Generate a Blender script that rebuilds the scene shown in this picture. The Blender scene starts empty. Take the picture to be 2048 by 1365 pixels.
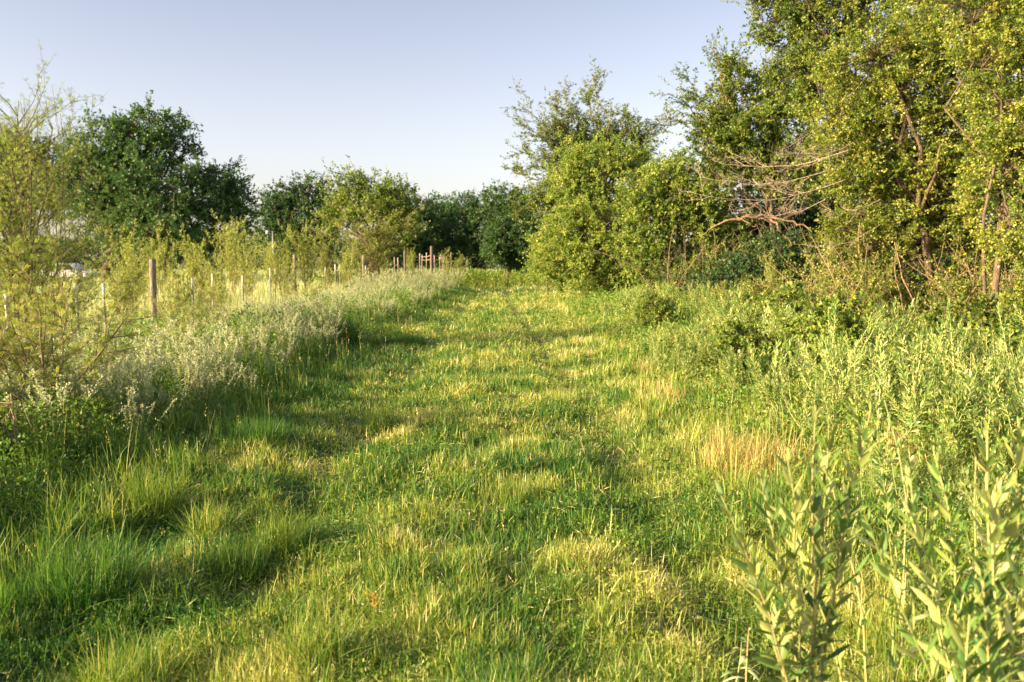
import bpy, math
import numpy as np

# ------------------------------------------------------------------ camera, sky, sun, exposure
S = bpy.context.scene
COL = S.collection
CAM_H = 1.6
PITCH = math.radians(5.19)
F = 1700.0                      # focal length in pixels of a 2048 wide frame
cd = bpy.data.cameras.new('camera'); cam = bpy.data.objects.new('camera', cd); COL.objects.link(cam)
cam.location = (0, 0, CAM_H)
cam.rotation_euler = (math.radians(90) - PITCH, 0, 0)
cd.sensor_width = 36; cd.lens = F * 36 / 2048
cd.clip_start = 0.05; cd.clip_end = 4000
cd.dof.use_dof = True; cd.dof.focus_distance = 6.8; cd.dof.aperture_fstop = 3.2
S.camera = cam

SUN_EL = 18.0
SUN_AZ = -112.0                 # degrees clockwise from +Y (the view direction): left, a little behind
w = bpy.data.worlds.new('World'); S.world = w; w.use_nodes = True
nt = w.node_tree; bg = nt.nodes['Background']
sky = nt.nodes.new('ShaderNodeTexSky'); sky.sky_type = 'NISHITA'; sky.sun_disc = False
sky.sun_elevation = math.radians(SUN_EL); sky.sun_rotation = math.radians(SUN_AZ)
sky.air_density = 1.0; sky.dust_density = 1.6; sky.ozone_density = 1.6; sky.altitude = 100
hsv = nt.nodes.new('ShaderNodeHueSaturation'); hsv.inputs['Saturation'].default_value = 0.60
wm = nt.nodes.new('ShaderNodeMix'); wm.data_type = 'RGBA'; wm.blend_type = 'MULTIPLY'; wm.inputs[0].default_value = 1
wm.inputs[7].default_value = (1.05, .965, .985, 1)
nt.links.new(sky.outputs[0], hsv.inputs['Color']); nt.links.new(hsv.outputs[0], wm.inputs[6]); 
# pale warm horizon haze, deeper blue-grey higher up; zenith, out of view, brightened as added fill
tcw = nt.nodes.new('ShaderNodeTexCoord'); sxw = nt.nodes.new('ShaderNodeSeparateXYZ'); rw = nt.nodes.new('ShaderNodeValToRGB'); w2 = nt.nodes.new('ShaderNodeMix')
for k_, (p_, c_) in enumerate(((0.0, (1.0, .93, .86)), (.12, (.90, .87, .84)), (.32, (.68, .71, .73)), (1.0, (1.25, 1.27, 1.3)))):
    if k_ > 1: rw.color_ramp.elements.new(.5)
for k_, (p_, c_) in enumerate(((0.0, (1.0, .93, .86)), (.12, (.90, .87, .84)), (.32, (.68, .71, .73)), (1.0, (1.25, 1.27, 1.3)))):
    rw.color_ramp.elements[k_].position = p_; rw.color_ramp.elements[k_].color = (*c_, 1)
w2.data_type = 'RGBA'; w2.blend_type = 'MULTIPLY'; w2.inputs[0].default_value = 1
nt.links.new(tcw.outputs['Generated'], sxw.inputs[0]); nt.links.new(sxw.outputs['Z'], rw.inputs[0])
nt.links.new(wm.outputs[2], w2.inputs[6]); nt.links.new(rw.outputs[0], w2.inputs[7]); nt.links.new(w2.outputs[2], bg.inputs[0])
bg.inputs[1].default_value = 0.085
sd = bpy.data.lights.new('sun', 'SUN'); sun = bpy.data.objects.new('sun', sd); COL.objects.link(sun)
sd.energy = 5.0; sd.angle = math.radians(0.6); sd.color = (1.0, 0.785, 0.43)
a, e = math.radians(SUN_AZ), math.radians(SUN_EL)
sdir = np.array([math.sin(a) * math.cos(e), math.cos(a) * math.cos(e), math.sin(e)])
sun.rotation_euler = (math.radians(90) - e, 0, math.pi - a)
S.view_settings.view_transform = 'Standard'; S.view_settings.look = 'None'
S.view_settings.exposure = 1.88; S.view_settings.gamma = 1
S.cycles.max_bounces = 6; S.cycles.diffuse_bounces = 3; S.cycles.transmission_bounces = 3; S.cycles.glossy_bounces = 1
S.cycles.use_denoising = True

R = np.random.default_rng(7)
V3 = lambda *p: np.array(p, float)

# ------------------------------------------------------------------ noise and terrain
_T = np.random.default_rng(3).random((64, 64))
def vnoise(x, y):
    x = np.asarray(x, float); y = np.asarray(y, float)
    xi = np.floor(x).astype(int); yi = np.floor(y).astype(int); fx = x - xi; fy = y - yi
    fx = fx * fx * (3 - 2 * fx); fy = fy * fy * (3 - 2 * fy)
    g = lambda i, j: _T[i & 63, j & 63]
    return (g(xi, yi) * (1 - fx) + g(xi + 1, yi) * fx) * (1 - fy) + (g(xi, yi + 1) * (1 - fx) + g(xi + 1, yi + 1) * fx) * fy
def fbm(x, y, s=1.0, o=3):
    t = 0; n = 0
    for k in range(o):
        t = t + vnoise(np.asarray(x) / s * 2 ** k + 7.3 * k, np.asarray(y) / s * 2 ** k + 3.1 * k) / 2 ** k; n += 1 / 2 ** k
    return t / n
def sstep(a, b, x): t = np.clip((x - a) / (b - a), 0, 1); return t * t * (3 - 2 * t)
RUT_L = lambda y: -1.35 - 0.012 * y
RUT_R = lambda y: 1.15 - 0.035 * np.minimum(y, 40)
def ground(x, y):
    x = np.asarray(x, float); y = np.asarray(y, float)
    z = (fbm(x, y, 1.3, 3) - 0.5) * 0.16 * np.exp(-np.abs(y) / 60) + (fbm(x + 50, y, 9, 2) - 0.5) * 0.25
    z = z + (fbm(x + 11, y + 3, .42, 2) - .5) * .13 * np.exp(-np.abs(y) / 25)
    z = z - 0.06 * np.exp(-((x - RUT_L(y)) / 0.28) ** 2) - 0.09 * np.exp(-((x - RUT_R(y)) / 0.25) ** 2)
    z = z + 0.16 * sstep(-2.6, -3.6, x) * (1 - sstep(-5.5, -7.5, x)) - 0.25 * sstep(-5.5, -8.5, x) * (1 - sstep(25, 45, y)) + 0.12 * sstep(2.0, 4.0, x)
    far = sstep(60, 140, np.hypot(x, y))
    return z * (1 - far)
def at(px, py, d):
    """world point seen at pixel (px, py) of the 2048 wide photograph, at depth d along +Y"""
    cx = (px - 1024) / F; cy = (682.5 - py) / F
    dx, dy, dz = cx, math.cos(PITCH) + cy * math.sin(PITCH), -math.sin(PITCH) + cy * math.cos(PITCH)
    return V3(dx / dy * d, d, CAM_H + dz / dy * d)

# ------------------------------------------------------------------ mesh building
class Acc:
    def __init__(s): s.v = []; s.f = []; s.a = []; s.n = 0
    def add(s, v, f, a):
        s.v.append(v.reshape(-1, 3)); s.f.append(f + s.n); s.a.append(a); s.n += len(v.reshape(-1, 3))
    def build(s, name, mat, parent=None, smooth=False):
        v = np.concatenate(s.v).astype(np.float32); me = bpy.data.meshes.new(name)
        f = np.concatenate(s.f); at_ = np.concatenate(s.a)
        me.vertices.add(len(v)); me.vertices.foreach_set('co', v.ravel())
        me.loops.add(f.size); me.loops.foreach_set('vertex_index', f.ravel().astype(np.int32))
        me.polygons.add(len(f)); me.polygons.foreach_set('loop_start', np.arange(0, f.size, 4, dtype=np.int32))
        if smooth: me.polygons.foreach_set('use_smooth', np.ones(len(f), bool))
        me.update(calc_edges=True)
        at = me.attributes.new('v', 'FLOAT', 'FACE'); at.data.foreach_set('value', at_.astype(np.float32))
        me.materials.append(mat)
        o = bpy.data.objects.new(name, me); COL.objects.link(o); o.parent = parent
        return o
def unit(a): return a / np.maximum(np.linalg.norm(a, axis=-1, keepdims=True), 1e-9)
def rnd(n): return unit(R.normal(size=(n, 3)))
def side_of(A):
    """a random unit vector at right angles to each direction"""
    return unit(np.cross(A, rnd(len(A))))
def strips(acc, C, Sd, W, v, mid=False, fold=0.3, Nr=None):
    """C (N,R,3) centre lines, Sd (N,3) side direction, W (N,R) half widths"""
    N, K = C.shape[:2]
    if mid:
        if Nr is None: Nr = unit(np.cross(C[:, -1] - C[:, 0], Sd))
        up = Nr[:, None, :] * (W * fold)[..., None]
        P = np.stack([C + Sd[:, None] * W[..., None] + up, C, C - Sd[:, None] * W[..., None] + up], 2); M = 3
    else:
        P = np.stack([C + Sd[:, None] * W[..., None], C - Sd[:, None] * W[..., None]], 2); M = 2
    b = (np.arange(N) * K * M)[:, None, None] + (np.arange(K - 1) * M)[None, :, None] + np.arange(M - 1)[None, None, :]
    f = np.stack([b, b + 1, b + M + 1, b + M], -1).reshape(-1, 4)
    acc.add(P, f, np.repeat(v, (K - 1) * (M - 1)))
def rhombs(acc, P, A, L, W, v, Sd=None, fold=0.25):
    """leaf cards: base, side, tip, side, slightly folded"""
    N = len(P)
    if Sd is None: Sd = side_of(A)
    Nr = np.cross(A, Sd)
    L = L[:, None]; W = W[:, None]
    m = P + A * L * 0.45 + Nr * W * fold
    v4 = np.stack([P, m + Sd * W, P + A * L, m - Sd * W], 1)
    acc.add(v4, (np.arange(N) * 4)[:, None] + np.arange(4)[None], v)
def tubes(acc, C, Rr, sides=5, v=None):
    B, K = C.shape[:2]
    T = np.gradient(C, axis=1); T = unit(T)
    ref = np.where(np.abs(T[:, :1, 2:3]) > 0.9, V3(1, 0, 0), V3(0, 0, 1)) + V3(.13, .21, .05)
    U = unit(np.cross(T, np.broadcast_to(ref, T.shape))); W = np.cross(T, U)
    an = np.arange(sides) / sides * 2 * math.pi
    P = C[:, :, None] + (U[:, :, None] * np.cos(an)[:, None] + W[:, :, None] * np.sin(an)[:, None]) * Rr[:, :, None, None]
    b = (np.arange(B) * K * sides)[:, None, None] + (np.arange(K - 1) * sides)[None, :, None]
    j = np.arange(sides)[None, None]; j2 = (j + 1) % sides
    f = np.stack([b + j, b + j2, b + sides + j2, b + sides + j], -1).reshape(-1, 4)
    if v is None: v = R.random(B)
    acc.add(P, f, np.repeat(v, (K - 1) * sides))
def grow(P, D, L, K=6, wander=0.25, up=0.0):
    """polylines from P along D, length L"""
    N = len(P); out = np.empty((N, K, 3)); out[:, 0] = P; d = unit(D)
    for k in range(1, K):
        d = unit(d + R.normal(size=(N, 3)) * wander + V3(0, 0, up))
        out[:, k] = out[:, k - 1] + d * (L / (K - 1))[:, None]
    return out
def along(C, t):
    """point and tangent on polylines C (N,K,3) at t (N,m)"""
    K = C.shape[1]; s = np.clip(t, 0, 0.9999) * (K - 1); i = s.astype(int); f = (s - i)[..., None]
    n = np.arange(len(C))[:, None]; a_, b_ = C[n, i], C[n, i + 1]
    return a_ + (b_ - a_) * f, unit(b_ - a_)
def branch(C, L, m, t0, t1, ang, ratio, K, wander, up, taper=0.5):
    t = np.sort(R.uniform(t0, t1, (len(C), m)), axis=1)
    P, T = along(C, t); P = P.reshape(-1, 3); T = T.reshape(-1, 3)
    D = T * math.cos(ang) + side_of(T) * math.sin(ang)
    Ln = (np.repeat(L, m) * ratio * (1 - taper * t.ravel()) * R.uniform(0.6, 1.25, len(P)))
    return grow(P, D, Ln, K, wander, up), Ln

# ------------------------------------------------------------------ materials
def new_mat(name):
    m = bpy.data.materials.new(name); m.use_nodes = True; t = m.node_tree; t.nodes.clear()
    o = t.nodes.new('ShaderNodeOutputMaterial'); return m, t, o
def ramp(t, cols):
    r = t.nodes.new('ShaderNodeValToRGB'); el = r.color_ramp.elements
    while len(el) < len(cols): el.new(0.5)
    for k, c in enumerate(cols):
        el[k].position = c[0]; el[k].color = (*c[1], 1)
    return r
def leaf_mat(name, cols, trans=0.4, gloss=0.35, rough=0.5, tint=(1.25, 1.15, 0.55)):
    m, t, o = new_mat(name)
    at_ = t.nodes.new('ShaderNodeAttribute'); at_.attribute_name = 'v'
    r = ramp(t, cols); t.links.new(at_.outputs['Fac'], r.inputs[0])
    oi = t.nodes.new('ShaderNodeObjectInfo'); h = t.nodes.new('ShaderNodeHueSaturation')
    mr = t.nodes.new('ShaderNodeMapRange'); mr.inputs[3].default_value = 0.78; mr.inputs[4].default_value = 1.22
    t.links.new(oi.outputs['Random'], mr.inputs[0]); t.links.new(mr.outputs[0], h.inputs['Value']); t.links.new(r.outputs[0], h.inputs['Color'])
    p = t.nodes.new('ShaderNodeBsdfPrincipled'); p.inputs['Roughness'].default_value = rough
    p.inputs['Specular IOR Level'].default_value = gloss
    t.links.new(h.outputs[0], p.inputs['Base Color'])
    mx = t.nodes.new('ShaderNodeMix'); mx.data_type = 'RGBA'; mx.blend_type = 'MULTIPLY'; mx.inputs[0].default_value = 1
    t.links.new(h.outputs[0], mx.inputs[6]); mx.inputs[7].default_value = (*tint, 1); mx.clamp_result = False
    tr = t.nodes.new('ShaderNodeBsdfTranslucent'); t.links.new(mx.outputs[2], tr.inputs[0])
    ms = t.nodes.new('ShaderNodeMixShader'); ms.inputs[0].default_value = trans
    t.links.new(p.outputs[0], ms.inputs[1]); t.links.new(tr.outputs[0], ms.inputs[2]); t.links.new(ms.outputs[0], o.inputs[0])
    return m
def solid_mat(name, c1, c2, scale=6.0, rough=0.85, metal=0.0, stretch=(1, 1, 1), spec=0.3):
    m, t, o = new_mat(name)
    tc = t.nodes.new('ShaderNodeTexCoord'); mp = t.nodes.new('ShaderNodeMapping'); mp.inputs['Scale'].default_value = stretch
    n = t.nodes.new('ShaderNodeTexNoise'); n.inputs['Scale'].default_value = scale; n.inputs['Detail'].default_value = 5
    r = ramp(t, [(0.32, c1), (0.68, c2)])
    p = t.nodes.new('ShaderNodeBsdfPrincipled'); p.inputs['Roughness'].default_value = rough; p.inputs['Metallic'].default_value = metal
    p.inputs['Specular IOR Level'].default_value = spec
    b = t.nodes.new('ShaderNodeBump'); b.inputs['Strength'].default_value = 0.4; b.inputs['Distance'].default_value = 0.02
    t.links.new(tc.outputs['Object'], mp.inputs[0]); t.links.new(mp.outputs[0], n.inputs[0]); t.links.new(n.outputs[0], r.inputs[0])
    t.links.new(r.outputs[0], p.inputs['Base Color']); t.links.new(n.outputs[0], b.inputs['Height']); t.links.new(b.outputs[0], p.inputs['Normal'])
    t.links.new(p.outputs[0], o.inputs[0]); return m
M = {}
M['oak'] = leaf_mat('oak_leaf', [(0, (.030, .085, .028)), (.55, (.050, .125, .032)), (1, (.10, .17, .040))], .3)
M['pecan'] = leaf_mat('pecan_leaf', [(0, (.035, .10, .022)), (.5, (.09, .17, .028)), (1, (.22, .27, .045))], .35)
M['elm'] = leaf_mat('elm_leaf', [(0, (.05, .12, .02)), (.4, (.15, .225, .029)), (.75, (.34, .36, .053)), (1, (.52, .47, .12))], .42, .45, .42)
M['deep'] = leaf_mat('deep_leaf', [(0, (.018, .05, .018)), (.6, (.035, .085, .022)), (1, (.08, .13, .03))], .25)  # leaf colour darkened to paint in the shade of the hollow and thicket
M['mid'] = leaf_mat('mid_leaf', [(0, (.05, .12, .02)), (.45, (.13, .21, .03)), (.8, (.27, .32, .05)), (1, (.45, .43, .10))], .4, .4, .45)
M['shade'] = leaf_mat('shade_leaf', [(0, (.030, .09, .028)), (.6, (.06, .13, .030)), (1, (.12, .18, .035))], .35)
M['feather'] = leaf_mat('feather_leaf', [(0, (.10, .18, .04)), (.5, (.27, .34, .08)), (1, (.56, .55, .20))], .45, .2)
M['feather_dark'] = leaf_mat('feather_dark_leaf', [(0, (.06, .12, .03)), (.5, (.12, .18, .04)), (1, (.25, .30, .06))], .4, .2)
M['featherg'] = leaf_mat('green_feather_leaf', [(0, (.09, .17, .03)), (.4, (.17, .27, .05)), (.8, (.38, .42, .10)), (1, (.52, .52, .18))], .42, .2)
M['sage'] = leaf_mat('sage_leaf', [(0, (.045, .14, .03)), (.4, (.17, .27, .06)), (.8, (.48, .50, .16)), (1, (.80, .75, .40))], .35, .35, .5, (1.1, 1.1, .6))
M['wool'] = leaf_mat('wool_leaf', [(0, (.10, .20, .07)), (.45, (.22, .32, .12)), (.8, (.42, .46, .22)), (1, (.62, .58, .36))], .35, .15, .7, (1.1, 1.05, .75))
M['bloom'] = leaf_mat('pale_bloom', [(0, (.36, .42, .22)), (.5, (.50, .52, .33)), (1, (.62, .55, .42))], .3, .1, .8, (1.05, 1, .8))
M['grass'] = leaf_mat('grass_blade', [(0, (.04, .13, .03)), (.28, (.11, .21, .032)), (.48, (.27, .33, .055)), (.68, (.50, .48, .16)), (1, (.80, .66, .40))], .4, .3, .45, (1.15, 1.15, .5))
M['hay'] = leaf_mat('hay_blade', [(0, (.14, .24, .07)), (.5, (.29, .36, .14)), (1, (.56, .55, .32))], .4, .2, .6, (1.1, 1.05, .7))
M['dry'] = leaf_mat('dry_blade', [(0, (.22, .26, .07)), (.4, (.50, .40, .14)), (1, (.72, .56, .28))], .35, .2, .6, (1.1, .95, .6))
M['cover'] = leaf_mat('cover_leaf', [(0, (.05, .15, .025)), (.45, (.15, .25, .035)), (.8, (.36, .38, .07)), (.97, (.42, .36, .12)), (1, (.50, .16, .05))], .4, .3, .5, (1.15, 1.1, .5))
M['bark'] = solid_mat('bark', (.035, .024, .016), (.21, .15, .10), 22, .95, stretch=(3, 3, .5))
M['twig'] = solid_mat('twig', (.16, .11, .06), (.32, .22, .13), 10, .85, stretch=(2, 2, 1))
M['deadwood'] = solid_mat('deadwood', (.26, .19, .14), (.50, .39, .31), 16, .85)
M['redwood'] = solid_mat('peeled_branch', (.08, .045, .03), (.28, .18, .13), 24, .9)
M['stem'] = leaf_mat('green_stem', [(0, (.20, .24, .07)), (.7, (.42, .42, .16)), (1, (.42, .32, .14))], .05, .3)
M['postwood'] = solid_mat('post_wood', (.10, .08, .065), (.30, .24, .19), 12, .9, stretch=(5, 5, .5))
M['redpost'] = solid_mat('red_post_wood', (.11, .08, .06), (.24, .17, .13), 9, .85, stretch=(5, 5, .5))
M['steel'] = solid_mat('post_steel', (.10, .12, .10), (.20, .20, .17), 20, .6, .3)
M['white'] = solid_mat('white_paint', (.34, .34, .32), (.54, .54, .52), 14, .6)
M['wire'] = solid_mat('wire', (.28, .27, .26), (.42, .40, .38), 30, .45, .8)

# ground sheet material: damp soil and thatch under the grass, straw-green out in the field
def ground_mat():
    m, t, o = new_mat('soil_and_thatch')
    tc = t.nodes.new('ShaderNodeTexCoord')
    n1 = t.nodes.new('ShaderNodeTexNoise'); n1.inputs['Scale'].default_value = 2.2; n1.inputs['Detail'].default_value = 8; n1.inputs['Roughness'].default_value = .7
    n2 = t.nodes.new('ShaderNodeTexNoise'); n2.inputs['Scale'].default_value = 0.12; n2.inputs['Detail'].default_value = 4
    r1 = ramp(t, [(.3, (.045, .045, .020)), (.5, (.08, .10, .03)), (.7, (.17, .15, .07))])
    r2 = ramp(t, [(.35, (.12, .15, .04)), (.65, (.24, .24, .09))])
    sx = t.nodes.new('ShaderNodeSeparateXYZ'); mr = t.nodes.new('ShaderNodeMapRange')
    mr.inputs[1].default_value = 8; mr.inputs[2].default_value = 40
    mx = t.nodes.new('ShaderNodeMix'); mx.data_type = 'RGBA'
    ln = t.nodes.new('ShaderNodeVectorMath'); ln.operation = 'LENGTH'
    for n in (n1, n2): t.links.new(tc.outputs['Object'], n.inputs[0])
    t.links.new(tc.outputs['Object'], ln.inputs[0]); t.links.new(ln.outputs['Value'], mr.inputs[0])
    t.links.new(n1.outputs[0], r1.inputs[0]); t.links.new(n2.outputs[0], r2.inputs[0])
    t.links.new(mr.outputs[0], mx.inputs[0]); t.links.new(r1.outputs[0], mx.inputs[6]); t.links.new(r2.outputs[0], mx.inputs[7])
    p = t.nodes.new('ShaderNodeBsdfPrincipled'); p.inputs['Roughness'].default_value = .95; p.inputs['Specular IOR Level'].default_value = .1
    b = t.nodes.new('ShaderNodeBump'); b.inputs['Distance'].default_value = .05; b.inputs['Strength'].default_value = .8
    t.links.new(n1.outputs[0], b.inputs['Height']); t.links.new(b.outputs[0], p.inputs['Normal'])
    t.links.new(mx.outputs[2], p.inputs['Base Color']); t.links.new(p.outputs[0], o.inputs[0]); return m
def axis(lo, hi, fine, n):
    u = np.linspace(-1, 1, n); g = np.sign(u) * (np.abs(u) ** 3.2)
    return g * max(-lo, hi) + u * fine
xs = axis(-1500, 1500, 14, 501); ys = axis(-1500, 1500, 24, 701) + 8
X, Y = np.meshgrid(xs, ys); Z = ground(X, Y)
g = Acc(); nx, ny = len(xs), len(ys)
ii = (np.arange(ny - 1)[:, None] * nx + np.arange(nx - 1)[None]).ravel()
g.add(np.stack([X, Y, Z], -1), np.stack([ii, ii + 1, ii + nx + 1, ii + nx], -1), np.zeros(len(ii)))
go = g.build('ground', ground_mat(), smooth=True); go['kind'] = 'structure'

# ------------------------------------------------------------------ scene bookkeeping
def tag(o, label=None, cat=None, group=None, kind=None):
    if label: o['label'] = label
    if cat: o['category'] = cat
    if group: o['group'] = group
    if kind: o['kind'] = kind
    return o
def thing(name, loc, label, cat, group=None, rz=0, sc=1):
    o = bpy.data.objects.new(name, None); COL.objects.link(o); o.location = tuple(loc); o.rotation_euler = (0, 0, rz)
    o.scale = (sc,) * 3 if np.isscalar(sc) else sc
    o.empty_display_size = 0.2
    return tag(o, label, cat, group)
def dup(root, loc, label, rz=0, sc=1, group=None):
    r = root.copy(); COL.objects.link(r); r.location = tuple(loc); r.rotation_euler = (0, 0, rz)
    r.scale = (sc,) * 3 if np.isscalar(sc) else sc; r['label'] = label
    if group: r['group'] = group
    elif 'group' in r: del r['group']
    for ch in root.children:
        c = ch.copy(); COL.objects.link(c); c.parent = r
        for g_ in ch.children:
            k = g_.copy(); COL.objects.link(k); k.parent = c
    return r
def gp(x, y): return V3(x, y, float(ground(x, y)))

# ------------------------------------------------------------------ trees
def tree(label, d, base_px, blobs, mat, leaf=(.07, .03), clump=0.5, per=60, fill=1.0, trunk_r=0.16, seed=0, bark='bark',
         name='tree', cat='tree', group=None, shoots=0, shoot_len=1.5, hang=0.0, fork=0.35, extra=None, twigs=6, nlimb=3, wood_leaf=True):
    """blobs: (px, py, rx, ry[, depth offset]) of the crown's lobes as seen in the photograph at depth d"""
    global R
    R = np.random.default_rng(seed)
    b0 = at(base_px, 540, d); base = gp(b0[0], d)
    root = thing(name, base, label, cat, group)
    Bl = []
    for b in blobs:
        c = at(b[0], b[1], d) - base; off = b[4] if len(b) > 4 else 0
        c[1] += off; k = 1 + off / d; c[0] = c[0] * k; rx, rz = b[2] * d / F, b[3] * d / F
        Bl.append((c, V3(rx, 0.8 * rx + .2 * rz, rz)))
    top = max(c[2] for c, _ in Bl); cx = np.mean([c for c, _ in Bl], axis=0)
    fk = V3(cx[0] * .3, cx[1] * .3, max(top * fork, .5))
    wood = Acc(); K = 8; t = np.linspace(0, 1, K)[:, None]
    tr = fk * t + R.normal(size=(K, 3)) * trunk_r * .35 * (t > 0) * V3(1, 1, .2)
    rr = trunk_r * (1 - .45 * t[:, 0]); rr[0] *= 1.35
    tubes(wood, tr[None], rr[None], 9)
    Cl = []; limbs = []; lr = []
    for c, r in Bl:
        for q in range(nlimb):
            end = c + rnd(1)[0] * r * .45; p0 = tr[-1 - int(R.integers(0, 3))]
            tt = np.linspace(0, 1, 10)[:, None]; lift = np.array([0, 0, 1.0]) * np.linalg.norm(end - p0) * .12
            bend = R.normal(size=3) * np.linalg.norm(end - p0) * .07
            l = p0 + (end - p0) * tt + (lift + bend) * np.sin(math.pi * tt) + R.normal(size=(10, 3)) * .03 * np.linalg.norm(end - p0) * (tt > .05)
            limbs.append(l); lr.append(np.linspace(trunk_r * .36, trunk_r * .08, 10))
        area = (r[0] * r[2] + r[0] * r[1] + r[1] * r[2]) / clump ** 2
        n = max(6, int(area * 5.2 * fill))
        u = rnd(n); rad = R.random(n) ** .38
        nz = .84 + .34 * R.random(n)
        Cl.append(c + u * r * (rad * nz)[:, None])
    limbs = np.array(limbs); lr = np.array(lr)
    tubes(wood, limbs, lr, 7)
    if extra is not None: extra(root, base, d)
    Cl = np.concatenate(Cl); nC = len(Cl)
    zmin = 0.12
    Cl = Cl[Cl[:, 2] > zmin]; nC = len(Cl)
    # a branchlet from the nearest limb point to each clump
    LP = limbs[:, 3:].reshape(-1, 3)[::2]
    idx = np.concatenate([np.argmin(((Cl[i:i + 400, None] - LP[None]) ** 2).sum(-1), axis=1) for i in range(0, nC, 400)])
    P0 = LP[idx]; tt = np.linspace(0, 1, 5)[None, :, None]; ln = np.linalg.norm(Cl - P0, axis=1)
    br = P0[:, None] + (Cl - P0)[:, None] * tt + (rnd(nC) * (ln * .12)[:, None])[:, None] * np.sin(math.pi * tt)
    tubes(wood, br, np.linspace(1, .35, 5)[None] * np.clip(ln * .009, .006, trunk_r * .2)[:, None], 4)
    outw = unit(Cl - P0); nT = nC * twigs
    TD = unit(np.repeat(outw, twigs, 0) * .7 + rnd(nT) * .9 + V3(0, 0, .25 - hang))
    TL = clump * R.uniform(.55, 1.35, nT)
    tw = grow(np.repeat(Cl, twigs, 0) + rnd(nT) * clump * .15, TD, TL, 4, .22, -hang * .25)
    if shoots:
        k = R.choice(nC, min(shoots, nC), replace=False)
        k = k[np.argsort(-np.linalg.norm((Cl[k] - cx), axis=1))]
        sh = grow(Cl[k], unit(outw[k] + rnd(len(k)) * .35 + V3(0, 0, .35)), shoot_len * R.uniform(.5, 1.3, len(k)), 4, .16, .04)
        n_ = len(sh); tw = np.concatenate([tw, sh]); TD = np.concatenate([TD, sh[:, -1] - sh[:, 0]])
    tubes(wood, tw, np.array([1, .8, .6, .35])[None] * np.clip(clump * .012, .003, .02) * np.ones((len(tw), 1)), 3)
    m = max(3, per // twigs); cv = R.random(nC)
    tv = np.repeat(cv, twigs)
    if len(tw) > nT: tv = np.concatenate([tv, R.random(len(tw) - nT)])
    tl = R.random((len(tw), m)) * .95 + .05
    if len(tw) > nT:
        ex = np.repeat(tw[nT:], 3, 0); tw2 = ex; tv2 = np.repeat(tv[nT:], 3); t2 = R.random((len(ex), m))
        tw = np.concatenate([tw[:nT], tw2]); tv = np.concatenate([tv[:nT], tv2]); tl = np.concatenate([tl[:nT], t2])
    P, T = along(tw, tl); P = P.reshape(-1, 3); T = T.reshape(-1, 3); N = len(P)
    P = P + rnd(N) * clump * .07
    A = unit(T * .6 + rnd(N) * .8 + V3(0, 0, -.15 - hang))
    L = leaf[0] * R.uniform(.6, 1.25, N); W = leaf[1] * R.uniform(.6, 1.25, N)
    Sd = unit(np.cross(A, V3(0, 0, .35) + rnd(N)))
    v = np.clip(.5 * np.repeat(tv, m) + .5 * R.random(N), 0, 1)
    lf = Acc(); rhombs(lf, P, A, L, W, v, Sd)
    wood.build('trunk', M[bark], root, smooth=True)
    lf.build('crown', M[mat], root)
    return root

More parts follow.
